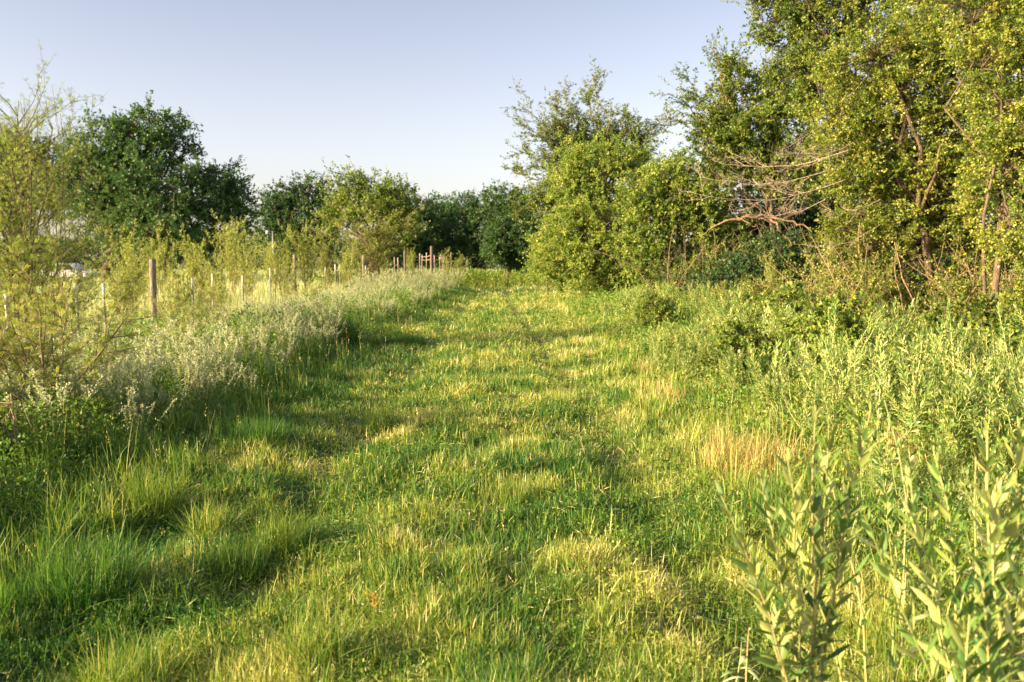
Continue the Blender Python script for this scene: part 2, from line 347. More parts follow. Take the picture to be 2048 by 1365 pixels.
# ------------------------------------------------------------------ feathery young bushes (thorny acacia kind)
def feather(label, loc, H, spread, seed, mat='feather', stems=9, lv1=9, lv2=6, leaf=.05, detail=4, name='feathery_bush', group=None,
            upright=.5, r0=.02, droop=0.0, dens=1.0, bark='twig', lean=(0, 0), tops=None):
    global R
    R = np.random.default_rng(seed)
    root = thing(name, loc, label, 'bush', group)
    az = R.uniform(0, 2 * math.pi, stems) + np.arange(stems) * 2.4
    tilt = R.uniform(.15, 1, stems) * math.atan2(spread, H)
    D = np.stack([np.sin(tilt) * np.cos(az) + lean[0], np.sin(tilt) * np.sin(az) + lean[1], np.cos(tilt)], 1)
    L0 = H * R.uniform(.7, 1.05, stems) / np.maximum(np.cos(tilt), .6)
    c0 = grow(np.zeros((stems, 3)) + R.normal(size=(stems, 3)) * V3(.05, .05, 0) - V3(0, 0, .05), D, L0, 9, .12, .03 * upright)
    if tops:
        T_ = np.array([at(px, py, loc[1] + dd) for px, py, dd in tops]) - np.array(loc); nt_ = len(T_)
        tt = np.linspace(0, 1, 9)[None, :, None]; L_ = np.linalg.norm(T_, axis=1)
        cl = T_[:, None] * tt * np.where(np.arange(3) == 2, 1, tt ** .35) + R.normal(size=(nt_, 9, 3)) * .035 * (tt > 0)
        c0 = np.concatenate([c0, cl]); L0 = np.concatenate([L0, L_]); stems = len(c0)
    wood = Acc()
    tubes(wood, c0, np.linspace(1, .18, 9)[None] * r0 * R.uniform(.6, 1.1, (stems, 1)), 6)
    c1, L1 = branch(c0, L0, lv1, .18, .97, .75, .42, 6, .15, .10 * upright - droop, .45)
    tubes(wood, c1, np.linspace(1, .3, 6)[None] * r0 * .32 * np.ones((len(c1), 1)), 4)
    c2, L2 = branch(c1, L1, lv2, .1, .98, .7, .45, 4, .15, .08 * upright - droop, .3)
    tubes(wood, c2, np.linspace(1, .5, 4)[None] * max(r0 * .14, .0016) * np.ones((len(c2), 1)), 3)
    lf = Acc()
    for C, Ls, mul in ((c0[:, 4:], L0 * .5, 1.0), (c1, L1, 1.0), (c2, L2, 1.0)):
        m = max(3, int(np.mean(Ls) / leaf * 1.6 * dens * mul))
        t_ = R.random((len(C), m)); P, T = along(C, t_); P = P.reshape(-1, 3); T = T.reshape(-1, 3); N = len(P)
        A = unit(T * .5 + side_of(T) + V3(0, 0, .15))      # the leaf's midrib
        Lr = leaf * R.uniform(.7, 1.3, N); vv = np.clip(np.repeat(R.random(len(C)), m) * .5 + R.random(N) * .5, 0, 1)
        Sd = unit(np.cross(A, V3(0, 0, 1) + rnd(N) * .6))
        if detail <= 1:
            rhombs(lf, P, A, Lr, Lr * .24, vv, Sd)
        else:
            for k in range(detail):
                q = P + A * (Lr * (k + .6) / detail)[:, None]
                for s in (-1, 1):
                    rhombs(lf, q, unit(Sd * s + A * .45), Lr * .50, Lr * .10, vv, A)
    wood.build('stems', M[bark], root, smooth=True)
    lf.build('foliage', M[mat], root)
    return root

xz = lambda px, d: float((px - 1024) / F * d)
def tussock(label, loc, H, Rd, n, vm, seed, mat='grass', group=None, wd=.0032, cat='grass tuft', lean=.75):
    global R
    R = np.random.default_rng(seed)
    ac = Acc(); P = np.zeros((n, 3)); r_ = np.sqrt(R.random(n)) * Rd; a_ = R.uniform(0, 6.283, n); P[:, 0] = r_ * np.cos(a_); P[:, 1] = r_ * np.sin(a_)
    P[:, 2] = -.02
    blades(ac, P, H * R.uniform(.4, 1.1, n), wd * R.uniform(.6, 1.3, n), np.clip(vm + .0 + R.normal(size=n) * .15, 0, 1), lean, 5)
    o = ac.build('grass_tussock', M[mat]); o.location = tuple(loc); return tag(o, label, cat, group)
def pxg(px, py):
    d = CAM_H * F / (py - 528); return gp(xz(px, d), d)
# ------------------------------------------------------------------ leafy weeds
def weed(label, loc, kind, seed, stems, H, fine=True, group=None, spread=.35, leafL=.085, nleaf=46, name='leafy_weed', fork=0, bloom=True, tops=None):
    """kind 'sage': stiff stems with upward lance leaves; 'wool': drooping grey leaves under pale bloom spikes"""
    global R
    R = np.random.default_rng(seed)
    root = thing(name, loc, label, 'weed', group)
    az = R.uniform(0, 2 * math.pi, stems); til = R.uniform(.05, 1, stems) * spread
    D = np.stack([np.sin(til) * np.cos(az), np.sin(til) * np.sin(az), np.cos(til)], 1)
    L0 = H * R.uniform(.75, 1.05, stems)
    c0 = grow(R.normal(size=(stems, 3)) * V3(.04, .04, 0) - V3(0, 0, .03), D, L0, 8, .06, .02)
    if tops:
        T_ = np.array([at(px, py, loc[1] + dd) for px, py, dd in tops]) - np.array(loc); q_ = np.linspace(0, 1, 8)[None, :, None]
        bow = np.where(np.arange(3) == 2, q_, q_ ** 1.35)
        c0 = T_[:, None] * bow + R.normal(size=(len(T_), 8, 3)) * .008 * (q_ > 0); L0 = np.linalg.norm(T_, axis=1)
    if fork:
        cf, Lf = branch(c0, L0, fork, .3, .75, .55, .62, 8, .06, .10, .3)
        c0 = np.concatenate([c0, cf]); L0 = np.concatenate([L0, Lf])
    st = Acc(); tubes(st, c0, np.linspace(1, .35, 8)[None] * .0055 * np.ones((len(c0), 1)), 5)
    n = nleaf; tt = np.clip(np.linspace(.08, .995, n)[None] ** .8 + R.normal(size=(len(c0), n)) * .01, 0, 1) * np.ones((len(c0), 1))
    P, T = along(c0, tt); ph = np.arange(n)[None] * 2.4 + R.uniform(0, 6, (len(c0), 1)); 
    U = unit(np.cross(T, V3(.3, .9, .1))); Wv = np.cross(T, U)
    Dr = U * np.cos(ph)[..., None] + Wv * np.sin(ph)[..., None]
    tf = tt.ravel(); P = P.reshape(-1, 3); T = T.reshape(-1, 3); Dr = Dr.reshape(-1, 3); N = len(P)
    if kind == 'sage': up = .65 + 1.2 * tf; sc = np.where(tf > .93, 1 - (tf - .93) * 8, 1.0) * (.75 + .5 * np.sin(tf * 3)); droop = (.10 + .55 * (1 - tf) ** 1.5 * R.uniform(.3, 1.6, N))[:, None, None]; sc = sc * R.uniform(.75, 1.15, N)
    else: up = .2 + .7 * tf; sc = (1.15 - .75 * tf); droop = .75 + np.zeros((N, 1, 1))
    A = unit(Dr + T * up[:, None] + R.normal(size=(N, 3)) * .15)
    L = leafL * sc * R.uniform(.7, 1.2, N); Wd = L * (.094 if kind == 'sage' else .095)
    v = np.clip(.30 * np.repeat(R.random(len(c0)), n) + .70 * R.random(N) ** 1.3 + .05 * tf, 0, 1)
    Sd = unit(np.cross(A, T + rnd(N) * .25)); lf = Acc()
    if fine:
        s = np.linspace(0, 1, 5); cen = P[:, None] + A[:, None] * (L[:, None] * s)[..., None] - V3(0, 0, 1) * (L[:, None] * s ** 2)[..., None] * droop
        prof = np.array([.12, .85, 1, .65, .03])
        strips(lf, cen, Sd, Wd[:, None] * prof[None] * 1.15, v, mid=True, fold=.35)
    else: rhombs(lf, P, unit(A - V3(0, 0, .5) * droop[:, :, 0]), L, Wd * 1.2, v, Sd)
    st.build('stems', M['stem'], root)
    lf.build('leaves', M['sage' if kind == 'sage' else 'wool'], root)
    if kind == 'wool' and bloom:
        bl = Acc(); k = 38 if fine else 24
        t_ = R.uniform(.72, 1.0, (len(c0), k)); P, T = along(c0, t_); P = P.reshape(-1, 3); T = T.reshape(-1, 3)
        sp_, _ = branch(c0, L0, 5, .7, .98, .6, .16, 4, .1, .02, .2)
        q = np.repeat(sp_, k // 4, 0); P2, T2 = along(q, R.random((len(q), 1))); P = np.concatenate([P, P2.reshape(-1, 3)]); N = len(P)
        rhombs(bl, P + rnd(N) * .006, unit(rnd(N) + V3(0, 0, .6)), np.full(N, .022) * R.uniform(.6, 1.3, N), np.full(N, .0065) * (1 if fine else 1.5), R.random(N))
        bl.build('bloom_spikes', M['bloom'], root)
    return root

# ------------------------------------------------------------------ grass sheets of blades (uncountable)
def blades(acc, P, H, Wd, v, lean=.5, K=3, wind=(0, 0)):
    N = len(P); az = R.uniform(0, 2 * math.pi, N); ln = np.abs(R.normal(size=N)) * lean
    out = np.stack([np.cos(az) * ln + wind[0], np.sin(az) * ln + wind[1]], 1)
    s = np.linspace(0, 1, K)
    C = np.empty((N, K, 3))
    C[..., :2] = P[:, None, :2] + out[:, None] * (H[:, None] * (.35 * s + .65 * s ** 2))[..., None]
    nrm = 1 / np.sqrt(1 + ln ** 2)
    C[..., 2] = P[:, None, 2] - .01 + (H * nrm)[:, None] * (s - .12 * ln[:, None] * s ** 3)
    sd = np.stack([-np.sin(az), np.cos(az), np.zeros(N)], 1); tw = R.normal(size=(N, 3)) * .5; tw[:, 2] = 0; sd = unit(sd + tw)
    prof = np.linspace(1, 0, K) ** .6; prof[-1] = .06
    strips(acc, C, sd, Wd[:, None] * prof[None], v)
def inv_d(n, a, b, p):
    u = R.random(n)
    if p == 1: return a * (b / a) ** u
    q = 1 - p; return (a ** q + u * (b ** q - a ** q)) ** (1 / q)
def with_z(x, y): return np.stack([x, y, ground(x, y)], 1)

R = np.random.default_rng(11)
# dryness / lushness patches shared by all grass (the left of the track is lush, the right dry)
def dryness(x, y):
    return np.clip(.42 + .095 * (x + .8) + .10 * sstep(8, 25, y) + (fbm(x, y, .55, 3) - .5) * 1.9 + (fbm(x + 9, y, 5, 2) - .5) * .7 , 0, 1)
# 1. short track grass
n = 420000
y = inv_d(n, 2.6, 75, 2.0); x = R.uniform(-3.6, 2.7, n) + (fbm(y, y * 0, 3, 2) - .5) * .6
y[:25000] = R.uniform(-1, 2.8, 25000)
dr = dryness(x, y); rut = .7 * np.exp(-((x - RUT_L(y)) / .26) ** 2) + np.exp(-((x - RUT_R(y)) / .24) ** 2) * (.6 + .8 * fbm(x, y, 1.3))
tall = np.clip(fbm(x + 3, y + 8, .55, 3) * 2.2 - .75, 0, 1.3)
clp = fbm(x * 1.15 + 5, y, .24, 2); keep = (R.random(n) > rut * .62) & (R.random(n) < .25 + 1.6 * sstep(.34, .62, clp))
H = (.02 + .07 * tall + .06 * sstep(.4, .75, clp) + .045 * R.random(n) ** 2) * (1 - .5 * np.clip(rut, 0, 1)); Wd = .0027 * (1 + y / 6.5) * R.uniform(.7, 1.4, n); H = H * (1 + y / 60)
v = np.clip(dr * .54 + (vnoise(x / .21 + 40, y / .21) - .5) * .42 + R.normal(size=n) * .15 + .04 + .20 * np.clip(rut, 0, 1) + (R.random(n) > .84) * .45, 0, 1)
ac = Acc(); blades(ac, with_z(x, y)[keep], H[keep], Wd[keep], v[keep], 1.15)
for nc_, x0_, x1_, y0_, y1_, vb_ in ((1500, -3.4, 2.6, 2.5, 9, .40), (700, -3.6, 2.4, 9, 22, .42)):
    yc = inv_d(nc_, y0_, y1_, 1.6); xc = R.uniform(x0_, x1_, nc_); kc = R.poisson(9, nc_) + 3; Xc = np.repeat(xc, kc); Yc = np.repeat(yc, kc); mc = len(Xc)
    Xc = Xc + R.normal(size=mc) * .035; Yc = Yc + R.normal(size=mc) * .035
    vc = np.clip(np.repeat(vb_ + .05 * xc + R.normal(size=nc_) * .10, kc) + R.normal(size=mc) * .10, 0, .95)
    blades(ac, with_z(Xc, Yc), np.repeat(R.uniform(.07, .20, nc_), kc) * R.uniform(.5, 1.15, mc), R.uniform(.0022, .0042, mc) * (1 + Yc / 25), vc, .85, K=4)
m_ = 16000; yl = inv_d(m_, 2.6, 30, 2.0); xl = R.uniform(-3.4, 3.5, m_); Pl = with_z(xl, yl); Pl[:, 2] += .01 + .05 * R.random(m_)
Al = rnd(m_); Al[:, 2] *= .35; Al = unit(Al); rhombs(ac, Pl, Al, R.uniform(.03, .11, m_), .0011 * (1 + yl / 7) * R.uniform(.7, 1.5, m_), R.uniform(.6, 1.0, m_))
tag(ac.build('grass', M['grass']), 'short mixed green and straw grass over the track', 'grass', kind='stuff')
# 2. small-leaved ground cover creeping through the track grass
n = 200000
y = inv_d(n, 2.6, 45, 2.0); x = R.uniform(-3.4, 3.2, n)
msk = fbm(x + 21, y + 5, .8, 3) + .25 * R.random(n) > .60
x, y = x[msk], y[msk]; n = len(x)
P = with_z(x, y); P[:, 2] += R.random(n) ** 1.5 * .075 * (1 + y / 30) + .008
A = unit(rnd(n) + V3(0, 0, .5)); s = (.011 + .0012 * y) * R.uniform(.6, 1.5, n)
ac = Acc(); rhombs(ac, P, A, s, s * .33, np.clip(dryness(x, y) * .55 + R.random(n) * .36, 0, 1) )
tag(ac.build('ground_cover', M['cover']), 'tiny creeping leaves between the track grass', 'ground cover', kind='stuff')
# 3. taller verge grass in tufts along both sides and among the weeds
def tuft_field(nt, xf, yf, hmin, hmax, per, wd, vmean, lean, spreadr=.05):
    P = []; H = []; Wd = []; V = []
    y = yf(nt); x = xf(nt, y); hh = R.uniform(hmin, hmax, nt); k = R.poisson(per, nt) + 4
    X_ = np.repeat(x, k); Y_ = np.repeat(y, k); m = len(X_); H_ = np.repeat(hh, k) * R.uniform(.45, 1.1, m)
    X_ = X_ + R.normal(size=m) * spreadr; Y_ = Y_ + R.normal(size=m) * spreadr
    vv = np.clip(np.repeat(vmean(x, y) + R.normal(size=nt) * .1, k) + R.normal(size=m) * .09, 0, 1)
    return with_z(X_, Y_), H_, wd * (1 + Y_ / 9) * R.uniform(.7, 1.3, m), vv, lean
ac = Acc()
for nt_, xf, yf, h0, h1, per, wd, vm, ln in (
    (2600, lambda n, y: R.uniform(-5.5, -2.3, n), lambda n: inv_d(n, 2.4, 60, 1.6), .12, .34, 22, .0026, lambda x, y: .08 + .30 * fbm(x, y, 1.2), .65),
    (5200, lambda n, y: R.uniform(-2.6, 1.9, n), lambda n: inv_d(n, 2.6, 50, 1.8), .06, .19, 13, .0024, lambda x, y: .06 + .60 * dryness(x, y), 1.2),
    (3200, lambda n, y: 1.5 + 8 * R.random(n) ** 1.3, lambda n: inv_d(n, 2.2, 50, 1.6), .12, .40, 17, .0027, lambda x, y: .20 + .55 * fbm(x, y, 1.0), .95),
    (1500, lambda n, y: R.uniform(-9, -4.5, n), lambda n: inv_d(n, 4, 60, 1.2), .25, .6, 18, .0030, lambda x, y: .35 + .4 * fbm(x, y, 2), .5)):
    blades(ac, *tuft_field(nt_, xf, yf, h0, h1, per, wd, vm, ln), K=4)
m_ = 900; ys_ = inv_d(m_, 2.4, 30, 1.4); xs_ = np.where(R.random(m_) < .45, R.uniform(-5.5, -2.2, m_), np.where(R.random(m_) < .2, R.uniform(-2.2, 1.6, m_), 1.6 + 6 * R.random(m_) ** 1.3))
Ps_ = with_z(xs_, ys_); Hs_ = R.uniform(.18, .55, m_) * np.where(np.abs(xs_ + .3) < 1.9, .5, 1); blades(ac, Ps_, Hs_, .0011 * (1 + ys_ / 10), R.uniform(.7, 1, m_), .3, K=4)
for q_ in range(5): rhombs(ac, Ps_ + V3(0, 0, 1) * (Hs_ * (.8 + .05 * q_))[:, None] + R.normal(size=(m_, 3)) * .008, unit(rnd(m_) * .5 + V3(0, 0, 1)), .014 * (1 + ys_ / 20), .0018 * (1 + ys_ / 12), R.uniform(.75, 1, m_))
tag(ac.build('tall_grass', M['grass']), 'knee-high verge grass beside the track', 'grass', kind='stuff')
# 4. pale hay-like grass of the field beyond the fence, and open ground to the horizon
n = 150000; ang = R.uniform(-.95, .75, n); y = inv_d(n, 14, 190, 1.35); x = np.tan(ang) * y
k_ = (x < -5.5) | (y > 75); x, y = x[k_], y[k_]; n = len(x)
H = R.uniform(.35, .75, n) * (.7 + .5 * fbm(x, y, 6)) * (1 + y / 300); Wd = .0042 * (1 + y / 12) * R.uniform(.6, 1.3, n)
v = np.clip(.50 + .35 * fbm(x, y, 7) + R.normal(size=n) * .13, 0, 1)
ac = Acc(); blades(ac, with_z(x, y), H, Wd, v, .4)
tag(ac.build('field_grass', M['hay']), 'pale hay-coloured grass of the field beyond the fence', 'grass', kind='stuff')
# 5. leafy undergrowth beneath the weeds on both verges
def undergrowth(n, x, y, hgt, size, vm, mat, name, label, sl=.4):
    P = with_z(x, y); u = R.random(n); P[:, 2] += u ** .8 * hgt(x, y); A = unit(rnd(n) + V3(0, 0, .35))
    s = size * (1 + y / 14) * R.uniform(.55, 1.4, n); ac = Acc(); rhombs(ac, P, A, s, s * sl * .6, np.clip(vm(x, y) + (R.random(n) - .5) * .5, 0, 1))
    Q = P[::6].copy(); q = len(Q); H = Q[:, 2] - ground(Q[:, 0], Q[:, 1]); Q[:, 2] -= H
    blades(ac, Q, H + .03, .0016 * (1 + Q[:, 1] / 10), np.clip(.6 + R.random(q) * .36, 0, .96), .25)
    return tag(ac.build(name, M[mat]), label, 'undergrowth', kind='stuff')
n = 210000; y = inv_d(n, 2.0, 34, 1.5); x = 1.75 + 11 * R.random(n) ** 1.15 - .02 * y
k_ = (fbm(x, y, .7, 3) + .3 * R.random(n) > .5) & (x - 1.75 > .3 * fbm(y, x, 2)); x, y = x[k_], y[k_]
undergrowth(len(x), x, y, lambda x, y: (.10 + .42 * sstep(1.7, 3.2, x)) * (.4 + 1.0 * fbm(x + 4, y, .9)), .028, lambda x, y: .22 + .6 * (fbm(x, y, 1.0) - .3), 'cover', 'undergrowth', 'yellow-green leafy undergrowth on the right verge')
n = 120000; y = inv_d(n, 3.5, 45, 1.4); x = -2.9 - 4.2 * R.random(n)
k_ = fbm(x, y + 30, .9, 3) + .3 * R.random(n) > .5; x, y = x[k_], y[k_]
undergrowth(len(x), x, y, lambda x, y: (.08 + .45 * sstep(-2.7, -4.0, x)) * (.4 + 1.0 * fbm(x + 4, y, .9)), .024, lambda x, y: .10 + .35 * fbm(x, y, 1.5), 'cover', 'undergrowth', 'dark green leafy undergrowth below the pale weeds on the left verge')

n = 60000; y = R.uniform(50, 84, n); x = R.uniform(-14, 16, n); k_ = (y > 56 + 3 * fbm(x, y, 3)) | (x > 3.2); x, y = x[k_], y[k_]
undergrowth(len(x), x, y, lambda x, y: .5 + .7 * fbm(x, y, 2.5), .03, lambda x, y: .45 + .3 * (fbm(x, y, 1.5) - .3), 'cover', 'undergrowth', 'waist-high weeds closing the far end of the track')
n = 150000; y = R.uniform(15, 50, n); x = 2.6 + .03 * y + 13 * R.random(n) ** 1.3
undergrowth(len(x), x, y, lambda x, y: (.25 + .6 * fbm(x, y, 1.7)) * (.4 + .6 * sstep(3, 5.5, x)), .026, lambda x, y: .45 + .3 * (fbm(x, y, 1.5) - .3), 'cover', 'undergrowth', 'tangled weeds below the shrubs right of the track')
# ------------------------------------------------------------------ trees of the photograph
# left group in the field
tree('large round dark green tree, tallest in the field beyond the fence', 62, 205,
     [(300, 262, 62, 48), (225, 290, 66, 48), (362, 290, 40, 40), (262, 345, 95, 55), (340, 385, 80, 55, -2), (425, 360, 55, 38), (440, 415, 55, 62), (165, 375, 45, 55), (478, 395, 28, 40), (200, 330, 50, 40),
      (360, 450, 95, 60, -2), (190, 380, 55, 60), (250, 440, 80, 55), (165, 320, 40, 40), (470, 440, 30, 40)], 'oak', (.17, .07), .90, 96, .85, .42, 21, twigs=7)
tree('green tree behind the thin tall sapling, cut by the left edge', 72, 40,
     [(30, 318, 48, 42), (95, 330, 45, 40), (-20, 340, 60, 70), (60, 385, 80, 50), (125, 400, 40, 40), (20, 420, 60, 35), (-60, 420, 60, 60), (10, 285, 30, 24), (60, 300, 45, 30)], 'pecan', (.22, .085), 1.0, 50, .9, .35, 22, twigs=6)
tree('low dark tree beneath the right flank of the large round tree', 70, 330,
     [(330, 490, 70, 35), (410, 495, 60, 32), (260, 495, 50, 28)], 'oak', (.20, .08), .8, 55, .8, .2, 23)
# far tree line
G_ = None
tree('dark lobed tree at the left end of the far tree line', 98, 575,
     [(560, 400, 40, 36), (620, 388, 36, 32), (590, 440, 70, 45), (540, 450, 32, 50), (640, 430, 40, 40), (600, 490, 75, 35)], 'oak', (.23, .09), 1.1, 80, .8, .4, 31)
tree('yellowish wispy tree in the middle of the far tree line', 88, 745,
     [(700, 385, 46, 34), (765, 385, 50, 34), (735, 420, 85, 40), (810, 400, 28, 30), (690, 440, 45, 40), (790, 450, 50, 40)], 'mid', (.26, .085), 1.0, 46, .7, .35, 32, shoots=160, shoot_len=2.2, hang=-.3)
tree('dark tree right of the yellowish wispy tree', 104, 830,
     [(820, 430, 50, 36), (850, 460, 60, 50), (800, 485, 60, 40), (860, 500, 60, 28)], 'oak', (.23, .09), 1.1, 80, .8, .4, 33)
tree('small-topped dark tree above the two tall red fence posts', 110, 885,
     [(888, 420, 30, 34), (900, 460, 55, 45), (880, 500, 60, 30)], 'oak', (.23, .09), 1.1, 78, .8, .35, 34)
tree('dark open-crowned tree directly above the end of the track', 106, 950,
     [(935, 425, 34, 32), (965, 420, 34, 34), (950, 470, 60, 45), (940, 505, 60, 26)], 'oak', (.23, .09), 1.1, 74, .7, .35, 35, shoots=60, shoot_len=1.6)
tree('dark tall tree of the far line touching the feathery tree', 102, 1010,
     [(1000, 410, 36, 36), (1035, 420, 34, 34), (1015, 460, 55, 50), (1075, 440, 50, 50), (1020, 505, 60, 30)], 'oak', (.23, .09), 1.1, 78, .75, .35, 36, shoots=60, shoot_len=1.6)
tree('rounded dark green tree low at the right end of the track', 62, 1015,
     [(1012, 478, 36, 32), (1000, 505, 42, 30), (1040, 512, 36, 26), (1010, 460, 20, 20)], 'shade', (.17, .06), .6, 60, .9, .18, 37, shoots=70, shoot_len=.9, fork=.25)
# right side
def arches(spec, mat, leaf=.10, n1=9, r=.035):
    '''long arching shoots given as (start px, py, end px, py, depth offset at the end)'''
    def f(root, base, d):
        P0 = np.array([at(q[0], q[1], d) - base for q in spec]); P1 = np.array([at(q[2], q[3], d + q[4]) - base for q in spec])
        L = np.linalg.norm(P1 - P0, axis=1); tt = np.linspace(0, 1, 10)[None, :, None]
        C = P0[:, None] + (P1 - P0)[:, None] * tt + V3(0, 0, 1) * np.sin(math.pi * tt) * (L * .10)[:, None, None] + R.normal(size=(len(L), 10, 3)) * .03
        w_ = Acc(); tubes(w_, C, np.linspace(1, .2, 10)[None] * r * np.ones((len(L), 1)), 6)
        c1, l1 = branch(C, L, n1, .3, .98, .65, .30, 6, .12, .02, .35); tubes(w_, c1, np.linspace(1, .4, 6)[None] * r * .3 * np.ones((len(c1), 1)), 4)
        c2, l2 = branch(c1, l1, 4, .1, .95, .8, .4, 4, .12, 0, .2); tubes(w_, c2, np.linspace(1, .5, 4)[None] * r * .15 * np.ones((len(c2), 1)), 3)
        lf = Acc()
        for Q, Lq in ((C[:, 4:], L * .5), (c1, l1), (c2, l2)):
            m = max(3, int(Lq.mean() / leaf * 2.6)); P, T = along(Q, R.random((len(Q), m))); P = P.reshape(-1, 3); T = T.reshape(-1, 3); N = len(P)
            A = unit(T * .5 + side_of(T) * V3(1, 1, .5)); rhombs(lf, P, A, leaf * R.uniform(.6, 1.2, N), leaf * .2 * R.uniform(.7, 1.2, N), R.random(N) * .8, None)
        w_.build('shoots', M['twig'], root); lf.build('shoot_leaves', M[mat], root)
    return f
FT = arches([(1190, 420, 1035, 202, -1), (1180, 400, 1078, 262, 1), (1180, 420, 1026, 296, -1.5), (1170, 440, 1024, 345, .5), (1190, 380, 1128, 198, 1), (1210, 360, 1186, 154, 0), (1205, 350, 1170, 190, -1), (1210, 380, 1250, 222, 1),
             (1210, 380, 1335, 236, -.5), (1210, 400, 1310, 268, -1), (1160, 450, 1050, 395, -1), (1150, 460, 1032, 420, 1), (1190, 380, 1100, 232, -1.5), (1200, 380, 1225, 215, -2), (1190, 400, 1060, 330, -2), (1180, 400, 1045, 250, -1), (1190, 380, 1105, 205, 0), (1200, 370, 1150, 225, 1), (1200, 380, 1260, 235, -1), (1195, 390, 1300, 300, 0), (1175, 430, 1035, 380, 0), (1200, 390, 1285, 250, 2)], 'feather_dark', .13, 20)
PT = arches([(1450, 320, 1337, 186, -1), (1450, 300, 1362, 150, 0), (1470, 300, 1425, 96, -1), (1470, 280, 1455, 120, 1), (1440, 330, 1350, 240, 0), (1500, 240, 1480, 130, -1), (1440, 360, 1372, 290, -1)], 'pecan', .10, 10, .03)
tree('tall feathery tree spreading ragged shoots above the golden shrub', 39, 1210,
     [(1130, 275, 45, 22), (1190, 275, 50, 30), (1110, 300, 26, 18), (1250, 280, 40, 20), (1180, 320, 80, 40), (1090, 400, 36, 20), (1150, 400, 70, 50)],
     'feather_dark', (.13, .030), .42, 70, .50, .2, 41, shoots=120, shoot_len=1.5, fork=.35, twigs=6, extra=FT)
tree('dense golden green shrub bulging over the right edge of the track', 34, 1215,
     [(1190, 340, 75, 42), (1250, 330, 50, 36), (1140, 385, 50, 36), (1200, 420, 95, 55), (1130, 470, 55, 50), (1200, 500, 90, 60), (1270, 420, 40, 60), (1170, 545, 80, 38), (1250, 550, 55, 38), (1100, 525, 40, 30), (1150, 310, 34, 26), (1285, 345, 44, 36), (1120, 350, 26, 18), (1225, 300, 30, 20)],
     'featherg', (.075, .024), .28, 80, .55, .12, 42, name='shrub', cat='shrub', shoots=480, shoot_len=1.25, fork=.2, twigs=6)
tree('shaggy shrub with bare trunks showing between golden shrub and dark hollow', 29, 1330,
     [(1345, 350, 44, 40), (1390, 370, 42, 34), (1370, 410, 70, 45), (1320, 440, 36, 45), (1400, 450, 45, 40), (1425, 400, 38, 34), (1420, 510, 36, 38), (1340, 400, 40, 60), (1390, 540, 70, 30), (1310, 520, 30, 40), (1460, 470, 40, 60), (1290, 400, 50, 60), (1285, 500, 40, 60)],
     'mid', (.070, .030), .32, 66, 1.0, .11, 43, name='shrub', cat='shrub', shoots=120, shoot_len=.9, hang=.25, fork=.5)
tree('low lit bush at the foot of the feathery tree', 40, 1095,
     [(1090, 500, 32, 30), (1120, 520, 34, 26), (1075, 530, 24, 18)], 'elm', (.09, .03), .35, 60, .8, .07, 44, name='shrub', cat='shrub', shoots=60, shoot_len=.7, fork=.2)
tree('tall grey-green tree with a ragged top left of the great golden tree', 27, 1560,
     [(1465, 175, 52, 48), (1430, 260, 52, 52), (1500, 270, 70, 70), (1560, 200, 55, 60), (1440, 340, 52, 44), (1545, 340, 75, 55), (1610, 280, 50, 80), (1390, 205, 18, 14)],
     'mid', (.078, .032), .40, 72, 1.0, .10, 45, shoots=260, shoot_len=1.2, fork=.55, extra=PT)
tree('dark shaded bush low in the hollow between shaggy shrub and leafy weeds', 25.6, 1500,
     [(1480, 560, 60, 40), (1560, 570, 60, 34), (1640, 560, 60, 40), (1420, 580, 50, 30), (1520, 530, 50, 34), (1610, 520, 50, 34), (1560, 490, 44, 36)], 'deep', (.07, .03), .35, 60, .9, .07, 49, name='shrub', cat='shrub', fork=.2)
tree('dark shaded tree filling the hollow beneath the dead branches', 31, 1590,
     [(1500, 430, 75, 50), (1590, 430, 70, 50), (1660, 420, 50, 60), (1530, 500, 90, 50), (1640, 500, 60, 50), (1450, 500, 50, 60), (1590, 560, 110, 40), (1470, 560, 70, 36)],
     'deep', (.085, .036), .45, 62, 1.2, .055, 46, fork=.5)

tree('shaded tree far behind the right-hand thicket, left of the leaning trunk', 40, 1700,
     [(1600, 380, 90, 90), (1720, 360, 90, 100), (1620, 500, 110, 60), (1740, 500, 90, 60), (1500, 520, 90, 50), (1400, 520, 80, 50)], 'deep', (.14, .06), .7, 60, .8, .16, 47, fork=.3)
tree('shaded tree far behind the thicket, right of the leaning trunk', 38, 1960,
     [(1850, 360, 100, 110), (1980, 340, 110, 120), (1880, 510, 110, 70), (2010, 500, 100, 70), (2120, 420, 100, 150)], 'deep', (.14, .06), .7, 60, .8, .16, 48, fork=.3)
def limb_extra(pts_list, mat, nm):
    """hand-placed limbs, each a list of (px, py, depth offset, radius)"""
    def f(root, base, d):
        for pts in pts_list:
            P = np.array([at(p[0], p[1], d + p[2]) - base for p in pts]); r = np.array([p[3] for p in pts])
            tt = np.linspace(0, len(P) - 1, len(P) * 5); i = np.minimum(tt.astype(int), len(P) - 2); fr = (tt - i)
            C = P[i] * (1 - fr[:, None]) + P[i + 1] * fr[:, None]; C = C + R.normal(size=C.shape) * r.mean() * .35
            C[1:-1] = (C[:-2] + C[1:-1] * 2 + C[2:]) / 4
            a_ = Acc(); tubes(a_, C[None], (r[i] * (1 - fr) + r[i + 1] * fr)[None], 9)
            a_.build(nm, M[mat], root, smooth=True)
    return f
